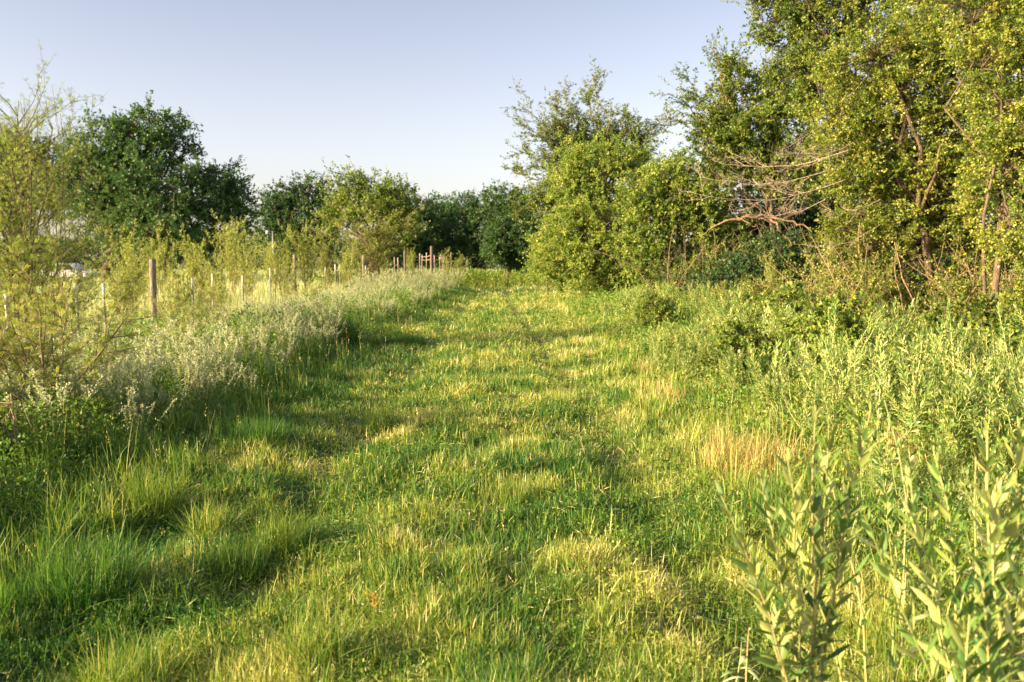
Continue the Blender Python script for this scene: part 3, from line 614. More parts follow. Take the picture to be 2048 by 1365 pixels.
tree('great golden green tree with a leaning trunk behind the leafy weeds', 17.5, 1870,
     [(1760, 130, 120, 90), (1890, 60, 130, 90), (1690, 250, 75, 80), (1820, 230, 110, 80), (1930, 200, 100, 90), (1720, 370, 75, 70), (1830, 350, 100, 70), (1700, 470, 60, 40), (1790, 460, 80, 50), (1920, 350, 70, 80), (1880, 450, 70, 40), (1940, 500, 60, 45), (1700, 540, 50, 40), (1780, 560, 60, 35), (1990, 330, 60, 70), (1740, 600, 60, 26, -.5), (1900, 590, 50, 30, -.8)],
     'elm', (.046, .020), .31, 104, 1.1, .15, 51, shoots=160, shoot_len=.9, fork=.42, twigs=6,
     extra=limb_extra([[(1868, 640, 0, .13), (1862, 560, -.3, .085), (1850, 480, -.5, .075), (1835, 440, -.3, .06)], [(1835, 440, -.3, .06), (1842, 300, -.7, .042), (1810, 210, -.8, .03), (1770, 130, -.5, .022)], [(1835, 440, -.3, .04), (1870, 350, -1.1, .03), (1880, 290, -1.2, .02)]], 'bark', 'limb'))
tree('high-crowned tree whose bright leafy tips reach left against the sky', 21, 1750,
     [(1545, 45, 48, 42), (1620, 70, 75, 60), (1700, 20, 100, 60), (1590, 140, 60, 42), (1650, 180, 60, 60), (1560, -30, 80, 50), (1700, -80, 140, 60), (1850, -60, 140, 80)],
     'mid', (.062, .025), .36, 78, 1.05, .12, 52, shoots=160, shoot_len=1.1, fork=.5)
tree('golden tree hung with vines, cut by the right edge', 14.5, 1985,
     [(2000, 100, 90, 100), (2080, 40, 100, 110), (2010, 270, 80, 90), (2110, 230, 110, 120), (2040, 400, 80, 50), (2120, 420, 90, 60), (1960, 380, 40, 50), (2160, 560, 70, 80), (2000, -60, 160, 80), (2040, 520, 60, 60, -1), (1950, 470, 40, 50, -1), (2100, 580, 60, 50, -.5), (2010, 600, 40, 26, -.6)],
     'elm', (.042, .019), .30, 96, 1.15, .07, 53, shoots=140, shoot_len=.9, fork=.5,
     extra=limb_extra([[(1975, 660, -.2, .032), (1968, 540, -.5, .028), (1966, 440, -.4, .024), (1990, 330, -.4, .02)]], 'bark', 'limb'))

# dead branches reaching left out of the great tree, and a bent peeled branch below
def spray(root, acc, starts, ends, d, n1, n2, r):
    P0 = np.array([at(*s) for s in starts]); P1 = np.array([at(*s) for s in ends]); L = np.linalg.norm(P1 - P0, axis=1)
    tt = np.linspace(0, 1, 9)[None, :, None]
    C = P0[:, None] + (P1 - P0)[:, None] * tt - V3(0, 0, 1) * (np.sin(math.pi * tt) * L[:, None, None] * .09) + R.normal(size=(len(P0), 9, 3)) * .03 * tt
    tubes(acc, C, np.linspace(1, .3, 9)[None] * r * np.ones((len(C), 1)), 6)
    c1, l1 = branch(C, L, n1, .15, .97, .6, .32, 6, .22, .06, .4); tubes(acc, c1, np.linspace(1, .35, 6)[None] * r * .5 * np.ones((len(c1), 1)), 4)
    c2, l2 = branch(c1, l1, n2, .1, .98, .8, .40, 4, .25, .03, .3); tubes(acc, c2, np.linspace(1, .5, 4)[None] * r * .26 * np.ones((len(c2), 1)), 3)
    return acc
R = np.random.default_rng(61)
b0 = gp(at(1870, 600, 17)[0], 17.0)
db = thing('dead_branch', b0, 'bare pale twiggy branches reaching left out of the great golden tree', 'branch')
ac = Acc()
spray(None, ac, [(1700, 300, 17, ), (1690, 360, 16.6), (1660, 340, 17.2), (1650, 400, 16.4), (1720, 280, 17)], [(1420, 320, 18), (1378, 385, 16.6), (1400, 352, 17.6), (1490, 430, 16.2), (1550, 300, 16)], 17, 13, 9, .0085)
spray(None, ac, [(1760, 120, 17.2), (1760, 400, 16.5), (1760, 450, 16.5)], [(1560, 300, 17), (1640, 420, 16), (1630, 490, 16)], 17, 10, 8, .008)
o = ac.build('twigs', M['deadwood'], db); o.location = tuple(-b0)
b1 = gp(at(1480, 600, 19)[0], 19.0)
pb = thing('bent_branch', b1, 'thick reddish bent branch hanging in front of the dark hollow', 'branch')
def bent(pts, nm):
    P = np.array([at(p[0], p[1], p[2]) - b1 for p in pts]); r = np.array([p[3] for p in pts])
    tt = np.linspace(0, len(P) - 1, len(P) * 4); i = np.minimum(tt.astype(int), len(P) - 2); fr = tt - i
    r = r * .5; C = P[i] * (1 - fr[:, None]) + P[i + 1] * fr[:, None] + R.normal(size=(len(tt), 3)) * .02
    a_ = Acc(); tubes(a_, C[None], (r[i] * (1 - fr) + r[i + 1] * fr)[None], 8); return a_.build(nm, M['redwood'], pb, smooth=True)
bent([(1400, 475, 20, .02), (1450, 443, 19.2, .045), (1490, 436, 19, .055), (1525, 431, 19, .06), (1580, 441, 18.8, .045), (1625, 462, 18.6, .03)], 'limb')
bent([(1540, 435, 19, .05), (1560, 460, 18.8, .045), (1575, 478, 18.8, .035), (1586, 492, 18.7, .03)], 'limb')
bent([(1475, 436, 19, .04), (1500, 446, 18.8, .03), (1513, 454, 18.8, .02)], 'limb')
bent([(1560, 450, 18.8, .02), (1500, 465, 18.4, .012), (1505, 472, 18.4, .008)], 'twig')

# thin sunlit stems and vines tangled under the right-hand trees
R = np.random.default_rng(62)
def tangle(label, x0, x1, y0, y1, n, H, loc, name='vine_tangle', mat='twig', leafy=.5, lm='elm'):
    base = gp(*loc); root = thing(name, base, label, 'vines')
    X_ = R.uniform(x0, x1, n); Y_ = R.uniform(y0, y1, n); P = with_z(X_, Y_) - base
    C = grow(P, unit(R.normal(size=(n, 3)) * .4 + V3(0, 0, 1)), R.uniform(.5, 1.1, n) * H, 9, .16, .02)
    a_ = Acc(); tubes(a_, C, np.linspace(1, .5, 9)[None] * (.006 + .014 * R.random((n, 1)) ** 2), 5)
    c1, l1 = branch(C, np.full(n, H), 5, .1, .95, .9, .28, 6, .3, -.02, .2); tubes(a_, c1, np.linspace(1, .4, 6)[None] * .0045 * np.ones((len(c1), 1)), 3)
    a_.build('stems', M[mat], root)
    m = int(40 * leafy); P, T = along(c1, R.random((len(c1), m))); P = P.reshape(-1, 3); N = len(P)
    lf = Acc(); rhombs(lf, P + rnd(N) * .06, unit(rnd(N) - V3(0, 0, .3)), .05 * R.uniform(.5, 1.2, N), .02 * R.uniform(.6, 1.2, N), R.random(N))
    lf.build('foliage', M[lm], root); return root
tangle('golden tangle of thin stems around the leaning trunk', 5.8, 9.4, 15.2, 18.5, 120, 2.3, (7.6, 17), leafy=.6)
tangle('dry stems and creepers below the tree at the right edge', 8.6, 13.0, 13.0, 16.5, 150, 2.6, (10.5, 15), leafy=.5)
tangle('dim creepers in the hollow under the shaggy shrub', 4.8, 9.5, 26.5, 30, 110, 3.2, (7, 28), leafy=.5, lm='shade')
tangle('sunlit leafy creepers spilling out left of the leaning trunk', 4.6, 6.6, 17, 21, 60, 1.1, (5.6, 19), leafy=1.2)

# ------------------------------------------------------------------ feathery bushes on the left
feather('wide thin-leaved bush with dark bare stems, nearest at the left edge', gp(-4.15, 7.4), 1.35, 1.15, 71, stems=12, lv1=9, lv2=6, leaf=.045, detail=4, r0=.017, droop=.05, dens=.75, upright=.3)
feather('tall slender sapling rising highest at the left edge', gp(-8.15, 14.2), 2.8, .9, 72, mat='featherg', bark='bark', stems=5, lv1=12, lv2=7, leaf=.055, detail=3, r0=.024, dens=.62, upright=.8, name='tall_sapling', tops=[(22, 200, 0), (46, 194, .4), (75, 212, -.3), (60, 250, .5), (2, 290, 0), (104, 268, .3), (-30, 300, .5)])
feather('second tall sapling just right of the highest one', gp(-8.15, 15.2), 1.9, .5, 74, mat='featherg', bark='bark', stems=3, lv1=11, lv2=7, leaf=.055, detail=3, r0=.019, dens=.62, upright=.8, name='tall_sapling', tops=[(124, 226, 0), (140, 236, .3), (108, 270, -.3), (163, 330, .2), (190, 395, 0), (85, 320, .5)])
feather('spreading yellow-green bush behind the nearest thin-leaved bush', gp(-6.3, 10.8), 1.15, 1.2, 73, stems=10, lv1=9, lv2=6, leaf=.05, detail=3, r0=.016, dens=.6, upright=.3)
feather('low bush arching over the pale weeds beside the near fence post', gp(-5.2, 14.0), 1.1, 1.5, 75, stems=12, lv1=10, lv2=6, leaf=.05, detail=2, r0=.012, dens=.9, upright=.1)
tree('small bright leafy bush low at the left edge in front of the thin-leaved bush', 6.1, 15,
     [(20, 930, 75, 60), (-60, 900, 90, 90), (40, 985, 60, 45), (75, 960, 45, 40)], 'mid', (.032, .012), .13, 60, .9, .012, 76, name='bush', cat='bush', shoots=40, shoot_len=.25, fork=.2, bark='twig', twigs=5)
protos = []
for k, (H, sp) in enumerate(((2.6, 1.1), (2.2, 1.3), (3.0, .9), (2.0, 1.6))):
    protos.append((H, sp, k))
fb = [ # px, top py, depth, width px, variant, label
    (320, 462, 34, 80, 1, 'round-topped bright bush behind the thick fence post'),
    (255, 448, 27, 100, 0, 'ragged yellow bush left of the thick fence post'),
    (400, 458, 31, 90, 0, 'grey-green bush between the first two wooden fence posts'),
    (468, 428, 40, 62, 2, 'upright wispy bush against the gap in the tree line'),
    (500, 480, 33, 70, 1, 'short spreading bush just left of the second wooden post'),
    (548, 472, 43, 58, 2, 'thin bush below the white marker at the tree line'),
    (612, 436, 41, 56, 2, 'slim bush with forked tips right of the second wooden post'),
    (655, 466, 46, 66, 0, 'yellowish bush left of the big plume-shaped bush'),
    (742, 405, 47, 120, 2, 'big plume-shaped pale bush beside the third wooden post'),
    (700, 488, 38, 60, 1, 'low bush between the second and third wooden posts'),
    (575, 508, 30, 70, 3, 'low wide bush around the foot of the second wooden post'),
    (440, 500, 25, 90, 3, 'low wide bush right of the thick fence post'),
    (350, 525, 20, 90, 3, 'small bush at the foot of the thick fence post'),
    (240, 505, 22, 64, 0, 'yellow bush right of the parked white car'),
    (10, 500, 20, 130, 0, 'bushy growth at the left edge under the saplings'),
    (905, 503, 58, 56, 1, 'pale bush at the far end of the white weeds'),
    (770, 500, 50, 46, 3, 'pale bush right of the third wooden post'),
    (822, 493, 54, 18, 2, 'thin double sprig between the tall red posts'),
    (612, 560, 22, 80, 3, 'small half-bare bush in the pale weeds'),
    (1540, 508, 20, 60, 0, 'twiggy young bush in front of the dark hollow'),
    (1640, 515, 19, 80, 1, 'leafy young bush left of the leaning trunk'),
    (1740, 520, 16.5, 110, 3, 'loose bush where the weeds meet the golden tree'),
]
made = {}
for q, (px, py, d, wpx, k, lab) in enumerate(fb):
    H0, sp0, _ = protos[k]; x_ = at(px, 540, d)[0]; b = gp(x_, d); H = (at(px, py, d)[2] - b[2]) * .97; wd = wpx * d / F / 2
    sc = (wd / (sp0 * .75), wd / (sp0 * .75), H / (H0 * .98))
    if k not in made:
        made[k] = feather(lab, b, H0, sp0, 80 + k, stems=9, lv1=10, lv2=5, leaf=.075, detail=1, r0=.016, dens=1.15, upright=1.2)
        made[k].scale = sc
    else: dup(made[k], b, lab, rz=q * 1.3, sc=sc)

R = np.random.default_rng(95)
for q in range(22):
    d = R.uniform(15, 52); x_ = -8.6 - R.random() * (3 + .28 * d); k = [0, 1, 2, 3][q % 4]; hh = R.uniform(.28, .52)
    if -.56 < x_ / d < -.46: continue
    dup(made[k], gp(x_, d), 'low young bush scattered in the pale grass beyond the fence', rz=q * 1.9, sc=(hh * 1.3, hh * 1.3, hh), group='young bushes in the field grass')
# ------------------------------------------------------------------ leafy weeds of the right verge
xz = lambda px, d: float((px - 1024) / F * d)
weed('nearest leafy weed, forked stems with thick upward leaves', gp(.92, 2.5), 'sage', 101, 5, 1.34, True, None, .30, .088, 46,
     tops=[(1629, 819, 0), (1668, 830, .08), (1741, 822, .05), (1579, 891, -.05), (1520, 936, 0), (1444, 973, .05), (1700, 960, .12), (1490, 1080, -.1)])
weed('slimmer leafy weed just behind and right of the nearest forked one', gp(1.15, 2.75), 'sage', 102, 3, 1.12, True, None, .3, .085, 34)
weed('tall weed with long drooping leaves at the right edge', gp(1.42, 2.45), 'wool', 103, 6, 1.28, True, None, .26, .15, 44, bloom=False)
weed('bushy upright weed against the right edge, in front of the drooping one', gp(1.30, 2.2), 'sage', 107, 5, 1.12, True, None, .35, .095, 34)
weed('weed leaning left from the right edge', gp(1.34, 2.35), 'sage', 104, 2, 1.12, True, None, .5, .09, 52, tops=[(1809, 945, 0), (1880, 900, .1)])
weed('straight weed with dark tip leaves beside the right edge', gp(1.42, 2.4), 'sage', 111, 2, 1.12, True, None, .5, .10, 56, tops=[(1971, 862, 0), (2040, 850, .05), (1995, 960, -.1)])
weed('low broad-leaved weed at the bottom right corner', gp(1.02, 1.95), 'wool', 105, 6, .62, True, None, .6, .14, 24, bloom=False)
weed('low broad-leaved weed at the foot of the nearest forked one', gp(.74, 2.1), 'wool', 108, 5, .45, True, None, .7, .13, 20, bloom=False)
weed('grey seedling with few long leaves on the track edge', gp(.82, 3.05), 'wool', 106, 2, .36, True, None, .5, .13, 12, bloom=False)
weed('upright pale weed standing alone before the dense stand', gp(1.75, 3.7), 'sage', 109, 4, .85, True, None, .35, .08, 34)
RG = 'leafy weeds crowding the right verge'
RL = 'pale green upright leafy weed in the dense stand on the right verge'
prot = [weed(RL, gp(*p), 'sage', 110 + k, s, h, True, RG, .28, .068, 44, fork=2) for k, (p, s, h) in enumerate((((2.3, 5.2), 3, 1.0), ((3.1, 6.0), 4, .95), ((2.9, 7.4), 3, 1.05), ((2.6, 8.7), 5, .85)))]
prot2 = [weed(RL, gp(*p), 'sage', 120 + k, s, h, False, RG, .3, .075, 40, fork=2) for k, (p, s, h) in enumerate((((3.6, 11.2), 5, 1.0), ((4.6, 12.6), 6, .95), ((5.2, 11.5), 4, 1.1)))]
RD = 'drooping grey-green weed among the upright ones on the right verge'
prot3 = [weed(RD, gp(*p), 'wool', 125 + k, s, h, False, 'drooping weeds of the right verge', .5, .10, 30, bloom=False) for k, (p, s, h) in enumerate((((2.9, 9.6), 7, .7), ((3.9, 8.2), 8, .65)))]
R = np.random.default_rng(130); cnt = 0; pts = []
while len(pts) < 270:
    yy = float(inv_d(1, 3.6, 24, .6)[0]); xx = 2.0 + R.random() * (2.0 + yy * .33)
    if yy < 5 and xx < 1.9 + .12 * yy: continue
    if xx < 2.0 + .6 * float(fbm(yy, 0, 2.2)): continue
    if fbm(xx + 40, yy, 1.8, 2) < .40: continue
    if min([(xx - a_) ** 2 + (yy - b_) ** 2 for a_, b_ in pts] or [9]) < (.14 + .014 * yy) ** 2: continue
    pts.append((xx, yy))
for k, (xx, yy) in enumerate(pts):
    src = (prot if yy < 9.5 else prot2); src = src[int(R.integers(len(src)))]
    hs = R.uniform(.42, 1.0) * (.68 + .32 * float(sstep(1.9, 3.6, xx)))
    if R.random() < .2:
        o = dup(prot3[k % 2], gp(xx, yy), RD, R.uniform(0, 6.28), hs * 1.1, 'drooping weeds of the right verge')
    else: o = dup(src, gp(xx, yy), RL, R.uniform(0, 6.28), (hs * 1.05, hs * 1.05, hs), RG)
    o.rotation_euler[0] = R.normal() * .13; o.rotation_euler[1] = R.normal() * .13

def mass(srcs, pts, name, label, zsc):
    for ci, (cn, mt) in enumerate(((0, 'stem'), (1, None), (2, 'bloom'))):
        if cn >= len(srcs[0].children): continue
        data = []
        for s_ in srcs:
            ch = sorted(s_.children, key=lambda o: {'ste': 0, 'lea': 1, 'blo': 2}[o.name[:3]])[cn]; me = ch.data
            v_ = np.empty(len(me.vertices) * 3, np.float32); me.vertices.foreach_get('co', v_); f_ = np.empty(len(me.loops), np.int32); me.loops.foreach_get('vertex_index', f_)
            a_ = np.empty(len(me.polygons), np.float32); me.attributes['v'].data.foreach_get('value', a_); data.append((v_.reshape(-1, 3).astype(float), f_.reshape(-1, 4), a_, me.materials[0]))
        ac = Acc()
        for k, (xx, yy, hs, rot) in enumerate(pts):
            v_, f_, a_, mm = data[k % len(data)]; c_, s2 = math.cos(rot), math.sin(rot)
            ac.add(np.stack([v_[:, 0] * c_ - v_[:, 1] * s2, v_[:, 0] * s2 + v_[:, 1] * c_, v_[:, 2] * zsc], 1) * hs + gp(xx, yy), f_, a_)
        o = ac.build(name + ('_stems', '', '_blooms')[cn], mm, mass_root if cn != 1 else None) if False else ac.build(('stems', 'leaves', 'blooms')[cn], mm, mass_root)
def mass_of(srcs, pts, name, label, zsc=1):
    global mass_root
    mass_root = bpy.data.objects.new(name, None); COL.objects.link(mass_root); tag(mass_root, label, 'weeds', kind='stuff'); mass(srcs, pts, name, label, zsc)
P_ = []
while len(P_) < 280:
    yy = float(inv_d(1, 5, 30, .5)[0]); xx = 2.0 + .7 * float(fbm(yy, 0, 2.2)) + R.random() * (2.0 + yy * .30)
    if fbm(xx + 40, yy, 1.8, 2) < .34: continue
    P_.append((xx, yy, R.uniform(.35, .85) * (.6 + .4 * float(sstep(2.2, 4, xx))), R.uniform(0, 6.28)))
mass_of(prot2, P_, 'leafy_weeds', 'pale green weeds filling the ground between the taller ones on the right verge')
lb = tree('low dark green broad-leaved bush scattered among the leafy weeds', 10.5, 1500,
     [(1500, 690, 50, 40), (1540, 715, 45, 34), (1460, 720, 45, 30)], 'mid', (.045, .020), .16, 50, .7, .012, 96, name='low_bush', cat='bush', group='low bushes among the leafy weeds', shoots=30, shoot_len=.3, fork=.2, bark='twig', twigs=5)
R = np.random.default_rng(97)
for q in range(16):
    yy = R.uniform(4.5, 22); xx = 2.5 + R.random() * (1.4 + .36 * yy)
    dup(lb, gp(xx, yy), 'low dark green broad-leaved bush scattered among the leafy weeds', q * 1.1, tuple(R.uniform(.7, 1.3) * np.array([1, 1, R.uniform(.7, 1.15)])), 'low bushes among the leafy weeds')
for q in range(9):
    yy = R.uniform(5, 17); xx = 1.7 + R.random() * (.8 + .2 * yy)
    tussock('loose straw-coloured dry tuft scattered on the right verge', gp(xx, yy), R.uniform(.22, .36), R.uniform(.15, .35), 260, .6, 400 + q, 'dry', 'dry tufts of the right verge', lean=1.3)
# ------------------------------------------------------------------ pale woolly weeds of the left verge
LG = 'pale woolly weeds along the left verge'
LL = 'pale grey-green weed with whitish flower spikes on the left verge'
wp = [weed(LL, gp(*p), 'wool', 140 + k, s, h, True, LG, .45, .11, 34, name='woolly_weed') for k, (p, s, h) in enumerate((((-3.6, 8.6), 7, .80), ((-4.1, 9.3), 8, .75), ((-3.4, 9.9), 6, .85)))]
wp2 = [weed(LL, gp(*p), 'wool', 150 + k, s, h, False, LG, .5, .11, 30, name='woolly_weed') for k, (p, s, h) in enumerate((((-3.7, 15.6), 9, .9), ((-4.4, 17.1), 10, .85), ((-3.9, 20), 9, .95)))]
pts = []
while len(pts) < 285:
    yy = float(inv_d(1, 6.8, 58, .9)[0]); edge = -2.75 - .6 * float(fbm(yy, 3, 2.5)); xx = edge - R.random() ** .8 * (2.6 + .045 * yy)
    if fbm(xx + 20, yy + 9, 2.4, 2) < .36: continue
    if min([(xx - a_) ** 2 + (yy - b_) ** 2 for a_, b_ in pts] or [9]) < (.14 + .010 * yy) ** 2: continue
    pts.append((xx, yy))
for k, (xx, yy) in enumerate(pts):
    src = (wp if yy < 13 else wp2); src = src[int(R.integers(len(src)))]
    hs = R.uniform(.5, .92) * (1.0 + .45 * float(sstep(28, 44, yy))) * (.75 + .25 * float(sstep(0, 1, -2.9 - xx)))
    dup(src, gp(xx, yy), LL, R.uniform(0, 6.28), hs * (1 + .2 * float(sstep(20, 45, yy))), LG)
P_ = []
while len(P_) < 360:
    yy = float(inv_d(1, 6.5, 50, .6)[0]); xx = -2.8 - .6 * float(fbm(yy, 3, 2.5)) - R.random() * (3.0 + .05 * yy)
    if fbm(xx + 20, yy + 9, 2.4, 2) < .30: continue
    P_.append((xx, yy, R.uniform(.45, .80), R.uniform(0, 6.28)))
mass_of(wp2, P_, 'woolly_weeds', 'low pale weeds filling the left verge between the taller ones')
weed('single bright-leaved weed standing out before the shadowed pale weeds', gp(-3.2, 7.6), 'sage', 160, 4, .5, True, None, .5, .13, 22)

# ------------------------------------------------------------------ individual grass tussocks
for k, (px, py, H, Rd, n, vm, mt, lab) in enumerate((
    (290, 1030, .40, .16, 800, .36, 'grass', 'bright spiky grass tuft before the nearest thin-leaved bush'),
    (400, 1060, .30, .12, 500, .40, 'grass', 'smaller green tuft right of the bright spiky tuft'),
    (555, 1085, .34, .16, 900, .33, 'grass', 'fine fountain-like green tuft on the left rut'),
    (510, 905, .30, .22, 1300, .12, 'grass', 'deep green low tussock with a dark foot on the left verge'),
    (150, 1190, .42, .22, 1300, .14, 'grass', 'long-bladed dark green clump at the left edge'),
    (440, 1130, .30, .20, 900, .18, 'grass', 'dense green clump between the left-edge clump and the track'),
    (230, 1365, .34, .16, 700, .38, 'grass', 'yellow-green tuft at the bottom left of the track'),
    (620, 1330, .32, .14, 600, .40, 'grass', 'yellow-green tuft at the bottom middle of the track'),
    (690, 700, .75, .30, 900, .16, 'grass', 'tall arching blue-green tussock among the pale weeds'),
    (760, 860, .30, .16, 600, .30, 'grass', 'pale green tuft at the middle of the track'),
    (1120, 800, .24, .20, 600, .52, 'grass', 'yellowed tuft between the ruts'),
    (1010, 990, .24, .18, 600, .46, 'grass', 'sunlit yellow-green tuft on the crown of the track'),
    (800, 690, .30, .50, 1800, .14, 'grass', 'wide lush green tussock where the track meets the left verge'))):
    tussock(lab, pxg(px, py), H, Rd, n, vm, 170 + k, mt)
tussock('loose golden dry grass clump before the leafy weeds', pxg(1505, 935), .42, .38, 1100, .48, 190, 'dry', lean=1.05)
tussock('thin dry straw clump at the right of the loose golden one', gp(3.0, 6.6), .40, .18, 500, .7, 191, 'dry', lean=.7)

# small ragged weed sprigs with rust-coloured leaves on the track
def sprig(label, loc, H, seed, group=None):
    global R
    R = np.random.default_rng(seed); root = thing('rusty_sprig', loc, label, 'weed', group)
    C = grow(np.zeros((2, 3)), R.normal(size=(2, 3)) * .35 + V3(0, 0, 1), np.array([H, H * .8]), 6, .12, .03)
    a_ = Acc(); tubes(a_, C, np.linspace(1, .5, 6)[None] * .0022 * np.ones((2, 1)), 4); a_.build('stem', M['stem'], root)
    P, T = along(C, R.uniform(.2, 1, (2, 11))); P = P.reshape(-1, 3); T = T.reshape(-1, 3); N = len(P); lf = Acc()
    rhombs(lf, P, unit(side_of(T) + T * .8), .028 * R.uniform(.6, 1.3, N), .006 * np.ones(N), R.random(N)); lf.build('leaves', M['rust'], root)
    return root
M['rust'] = leaf_mat('rust_leaf', [(0, (.32, .30, .07)), (.5, (.48, .28, .07)), (1, (.42, .18, .07))], .35, .3, .5, (1.2, .9, .6))
s0 = None
SG = 'rusty sprigs dotted over the track'
for k, (px, py) in enumerate(((740, 1230), (810, 1215), (700, 1330), (765, 1010), (1060, 990), (1105, 975), (1150, 1370), (50, 1240), (800, 740), (770, 1005), (1320, 900), (930, 1160))):
    lab = 'small rust-orange leaved sprig in the track grass'
    if s0 is None: s0 = sprig(lab, pxg(px, py), .15, 200, SG)
    else: dup(s0, pxg(px, py), lab, k * 1.7, .45 + .06 * (k % 6), SG)

# ------------------------------------------------------------------ fence along the field
def box(acc, c, s, v=.5):
    c = np.array(c, float); s = np.array(s, float) / 2
    P = np.array([[x_, y_, z_] for z_ in (-1, 1) for x_, y_ in ((-1, -1), (1, -1), (1, 1), (-1, 1))]) * s + c
    acc.add(P, np.array([[3, 2, 1, 0], [4, 5, 6, 7], [0, 1, 5, 4], [1, 2, 6, 5], [2, 3, 7, 6], [3, 0, 4, 7]]), np.full(6, v))
R = np.random.default_rng(300)
fence = thing('wire_fence', gp(-8, 20), 'wire fence of wooden and white-tipped steel posts along the field', 'fence')
fb0 = np.array(fence.location)
def wood_post(px, pytop, d, r, mat='postwood'):
    x_ = xz(px, d) ; b = gp(x_, d); top = at(px, pytop, d)[2]; K = 9; n_ = 12
    C = np.stack([np.zeros(K), np.zeros(K), np.linspace(-.3, top - b[2], K)], 1) + R.normal(size=(K, 3)) * V3(.006, .006, 0) + np.linspace(0, 1, K)[:, None] * V3(R.normal() * .02, R.normal() * .02, 0)
    rr = r * (1 + R.normal(size=K) * .03); C = np.concatenate([C, C[-1:] + V3(0, 0, .006), C[-1:] + V3(0, 0, .008)]); rr = np.concatenate([rr, [rr[-1] * .85, .004]])
    a_ = Acc(); tubes(a_, C[None], rr[None], n_)
    o = a_.build('wooden_post', M[mat], fence, smooth=False); o.location = tuple(b - fb0); return b, top
def steel_post(px, pytop, d, parent=fence, org=None):
    x_ = xz(px, d); b = gp(x_, d); top = at(px, pytop, d)[2] - b[2]
    a_ = Acc(); w_ = .045; hw = top * .72
    box(a_, (0, 0, hw / 2 - .1), (w_, .007, hw + .2)); box(a_, (0, .0215, hw / 2 - .1), (.007, .036, hw + .196))
    for z_ in np.arange(.15, hw, .06): box(a_, (0, -.0065, z_), (.018, .006, .012))
    o = a_.build('steel_post', M['steel'], parent); o.location = tuple(b - (fb0 if org is None else org)); o.rotation_euler = (R.normal() * .02, R.normal() * .02, R.normal() * .2)
    t_ = Acc(); box(t_, (0, 0, (hw + top) / 2), (w_ + .004, .010, top - hw)); box(t_, (0, .0235, (hw + top) / 2), (.010, .037, top - hw - .004))
    t2 = t_.build('white_tip', M['white'], o); return b, top
wpost = [wood_post(307, 519, 19, .070), wood_post(590, 510, 33, .066), wood_post(728, 511, 45, .072)]
spost = [steel_post(px, py, d) for px, py, d in ((17, 588, 12.6), (155, 570, 14.8), (210, 566, 16.6), (387, 556, 22), (425, 544, 24.5), (487, 551, 27), (542, 536, 30), (551, 538, 31.5), (650, 534, 36.5), (672, 529, 38.5), (682, 529, 40), (702, 529, 42), (733, 532, 44.3))]
allp = sorted([(b[0][1], b[0][0], b[0][2], min(b[1], 1.3 + b[0][2]) if i < 3 else b[1] + b[0][2]) for i, b in enumerate(wpost + spost)])
for hgt in (.35, .6, .85, 1.1):
    pts_ = []
    for (y_, x_, z_, t_) in allp: pts_.append((x_, y_, z_ + hgt * 1.0))
    pts_ = [(pts_[0][0] - 1.5, pts_[0][1] - 6, pts_[0][2])] + pts_
    P = np.array(pts_) - fb0; C = []
    for a_, b_ in zip(P[:-1], P[1:]):
        for t_ in np.linspace(0, 1, 6)[:-1]: C.append(a_ + (b_ - a_) * t_ - V3(0, 0, .03 * math.sin(math.pi * t_)))
    C.append(P[-1]); a_ = Acc(); tubes(a_, np.array(C)[None], np.full((1, len(C)), .0022), 4); a_.build('wire', M['wire'], fence)

# the post-and-wire pen at the far end of the fence
R = np.random.default_rng(301)
pen = thing('stake_pen', gp(-6.2, 56), 'far pen of two tall red posts, pale stakes and sagging rails', 'fence'); pb0 = np.array(pen.location)
for px, py, d, r in ((810.5, 497, 52, .055), (863.5, 493, 52, .075), (903, 505, 60, .045)):
    b = gp(xz(px, d), d); top = at(px, py, d)[2] - b[2]
    a_ = Acc(); C = np.stack([R.normal(size=7) * .008, R.normal(size=7) * .008, np.linspace(-.2, top, 7)], 1); C = np.concatenate([C, C[-1:] + V3(0, 0, .006)])
    tubes(a_, C[None], np.array([r] * 7 + [.004])[None], 10); o = a_.build('tall_post', M['redpost'], pen); o.location = tuple(b - pb0)
for px, py, d in ((776, 520, 56), (791, 514, 60), (798, 516, 58), (840, 507, 62), (844, 510, 60), (853, 506, 62), (870.5, 510, 62), (879, 508, 64), (881, 512, 60), (886, 513, 62), (889, 514, 64), (895, 513, 62), (935, 520, 66)):
    b = gp(xz(px, d), d); top = at(px, py, d)[2] - b[2]; a_ = Acc()
    box(a_, (0, 0, top * .35), (.05, .05, top * .7)); o = a_.build('stake', M['postwood'], pen); o.location = tuple(b - pb0); o.rotation_euler = (R.normal() * .03, R.normal() * .03, R.random())
    a_ = Acc(); box(a_, (0, 0, top * .85), (.054, .054, top * .3)); a_.build('pale_tip', M['deadwood'], o)
for zt in ((512, 514, 511, 513), (519, 520, 519, 520)):
    P = np.array([at(px, py, d) - pb0 for px, py, d in ((812, zt[0], 56), (842, zt[1], 61), (862, zt[2], 58), (895, zt[3], 62))])
    tt = np.linspace(0, 3, 22); i = np.minimum(tt.astype(int), 2); fr = tt - i; C = P[i] * (1 - fr[:, None]) + P[i + 1] * fr[:, None] - V3(0, 0, .05) * np.sin(math.pi * fr)[:, None]
    a_ = Acc(); tubes(a_, C[None], np.full((1, 22), .02), 5); a_.build('rail', M['deadwood'], pen)

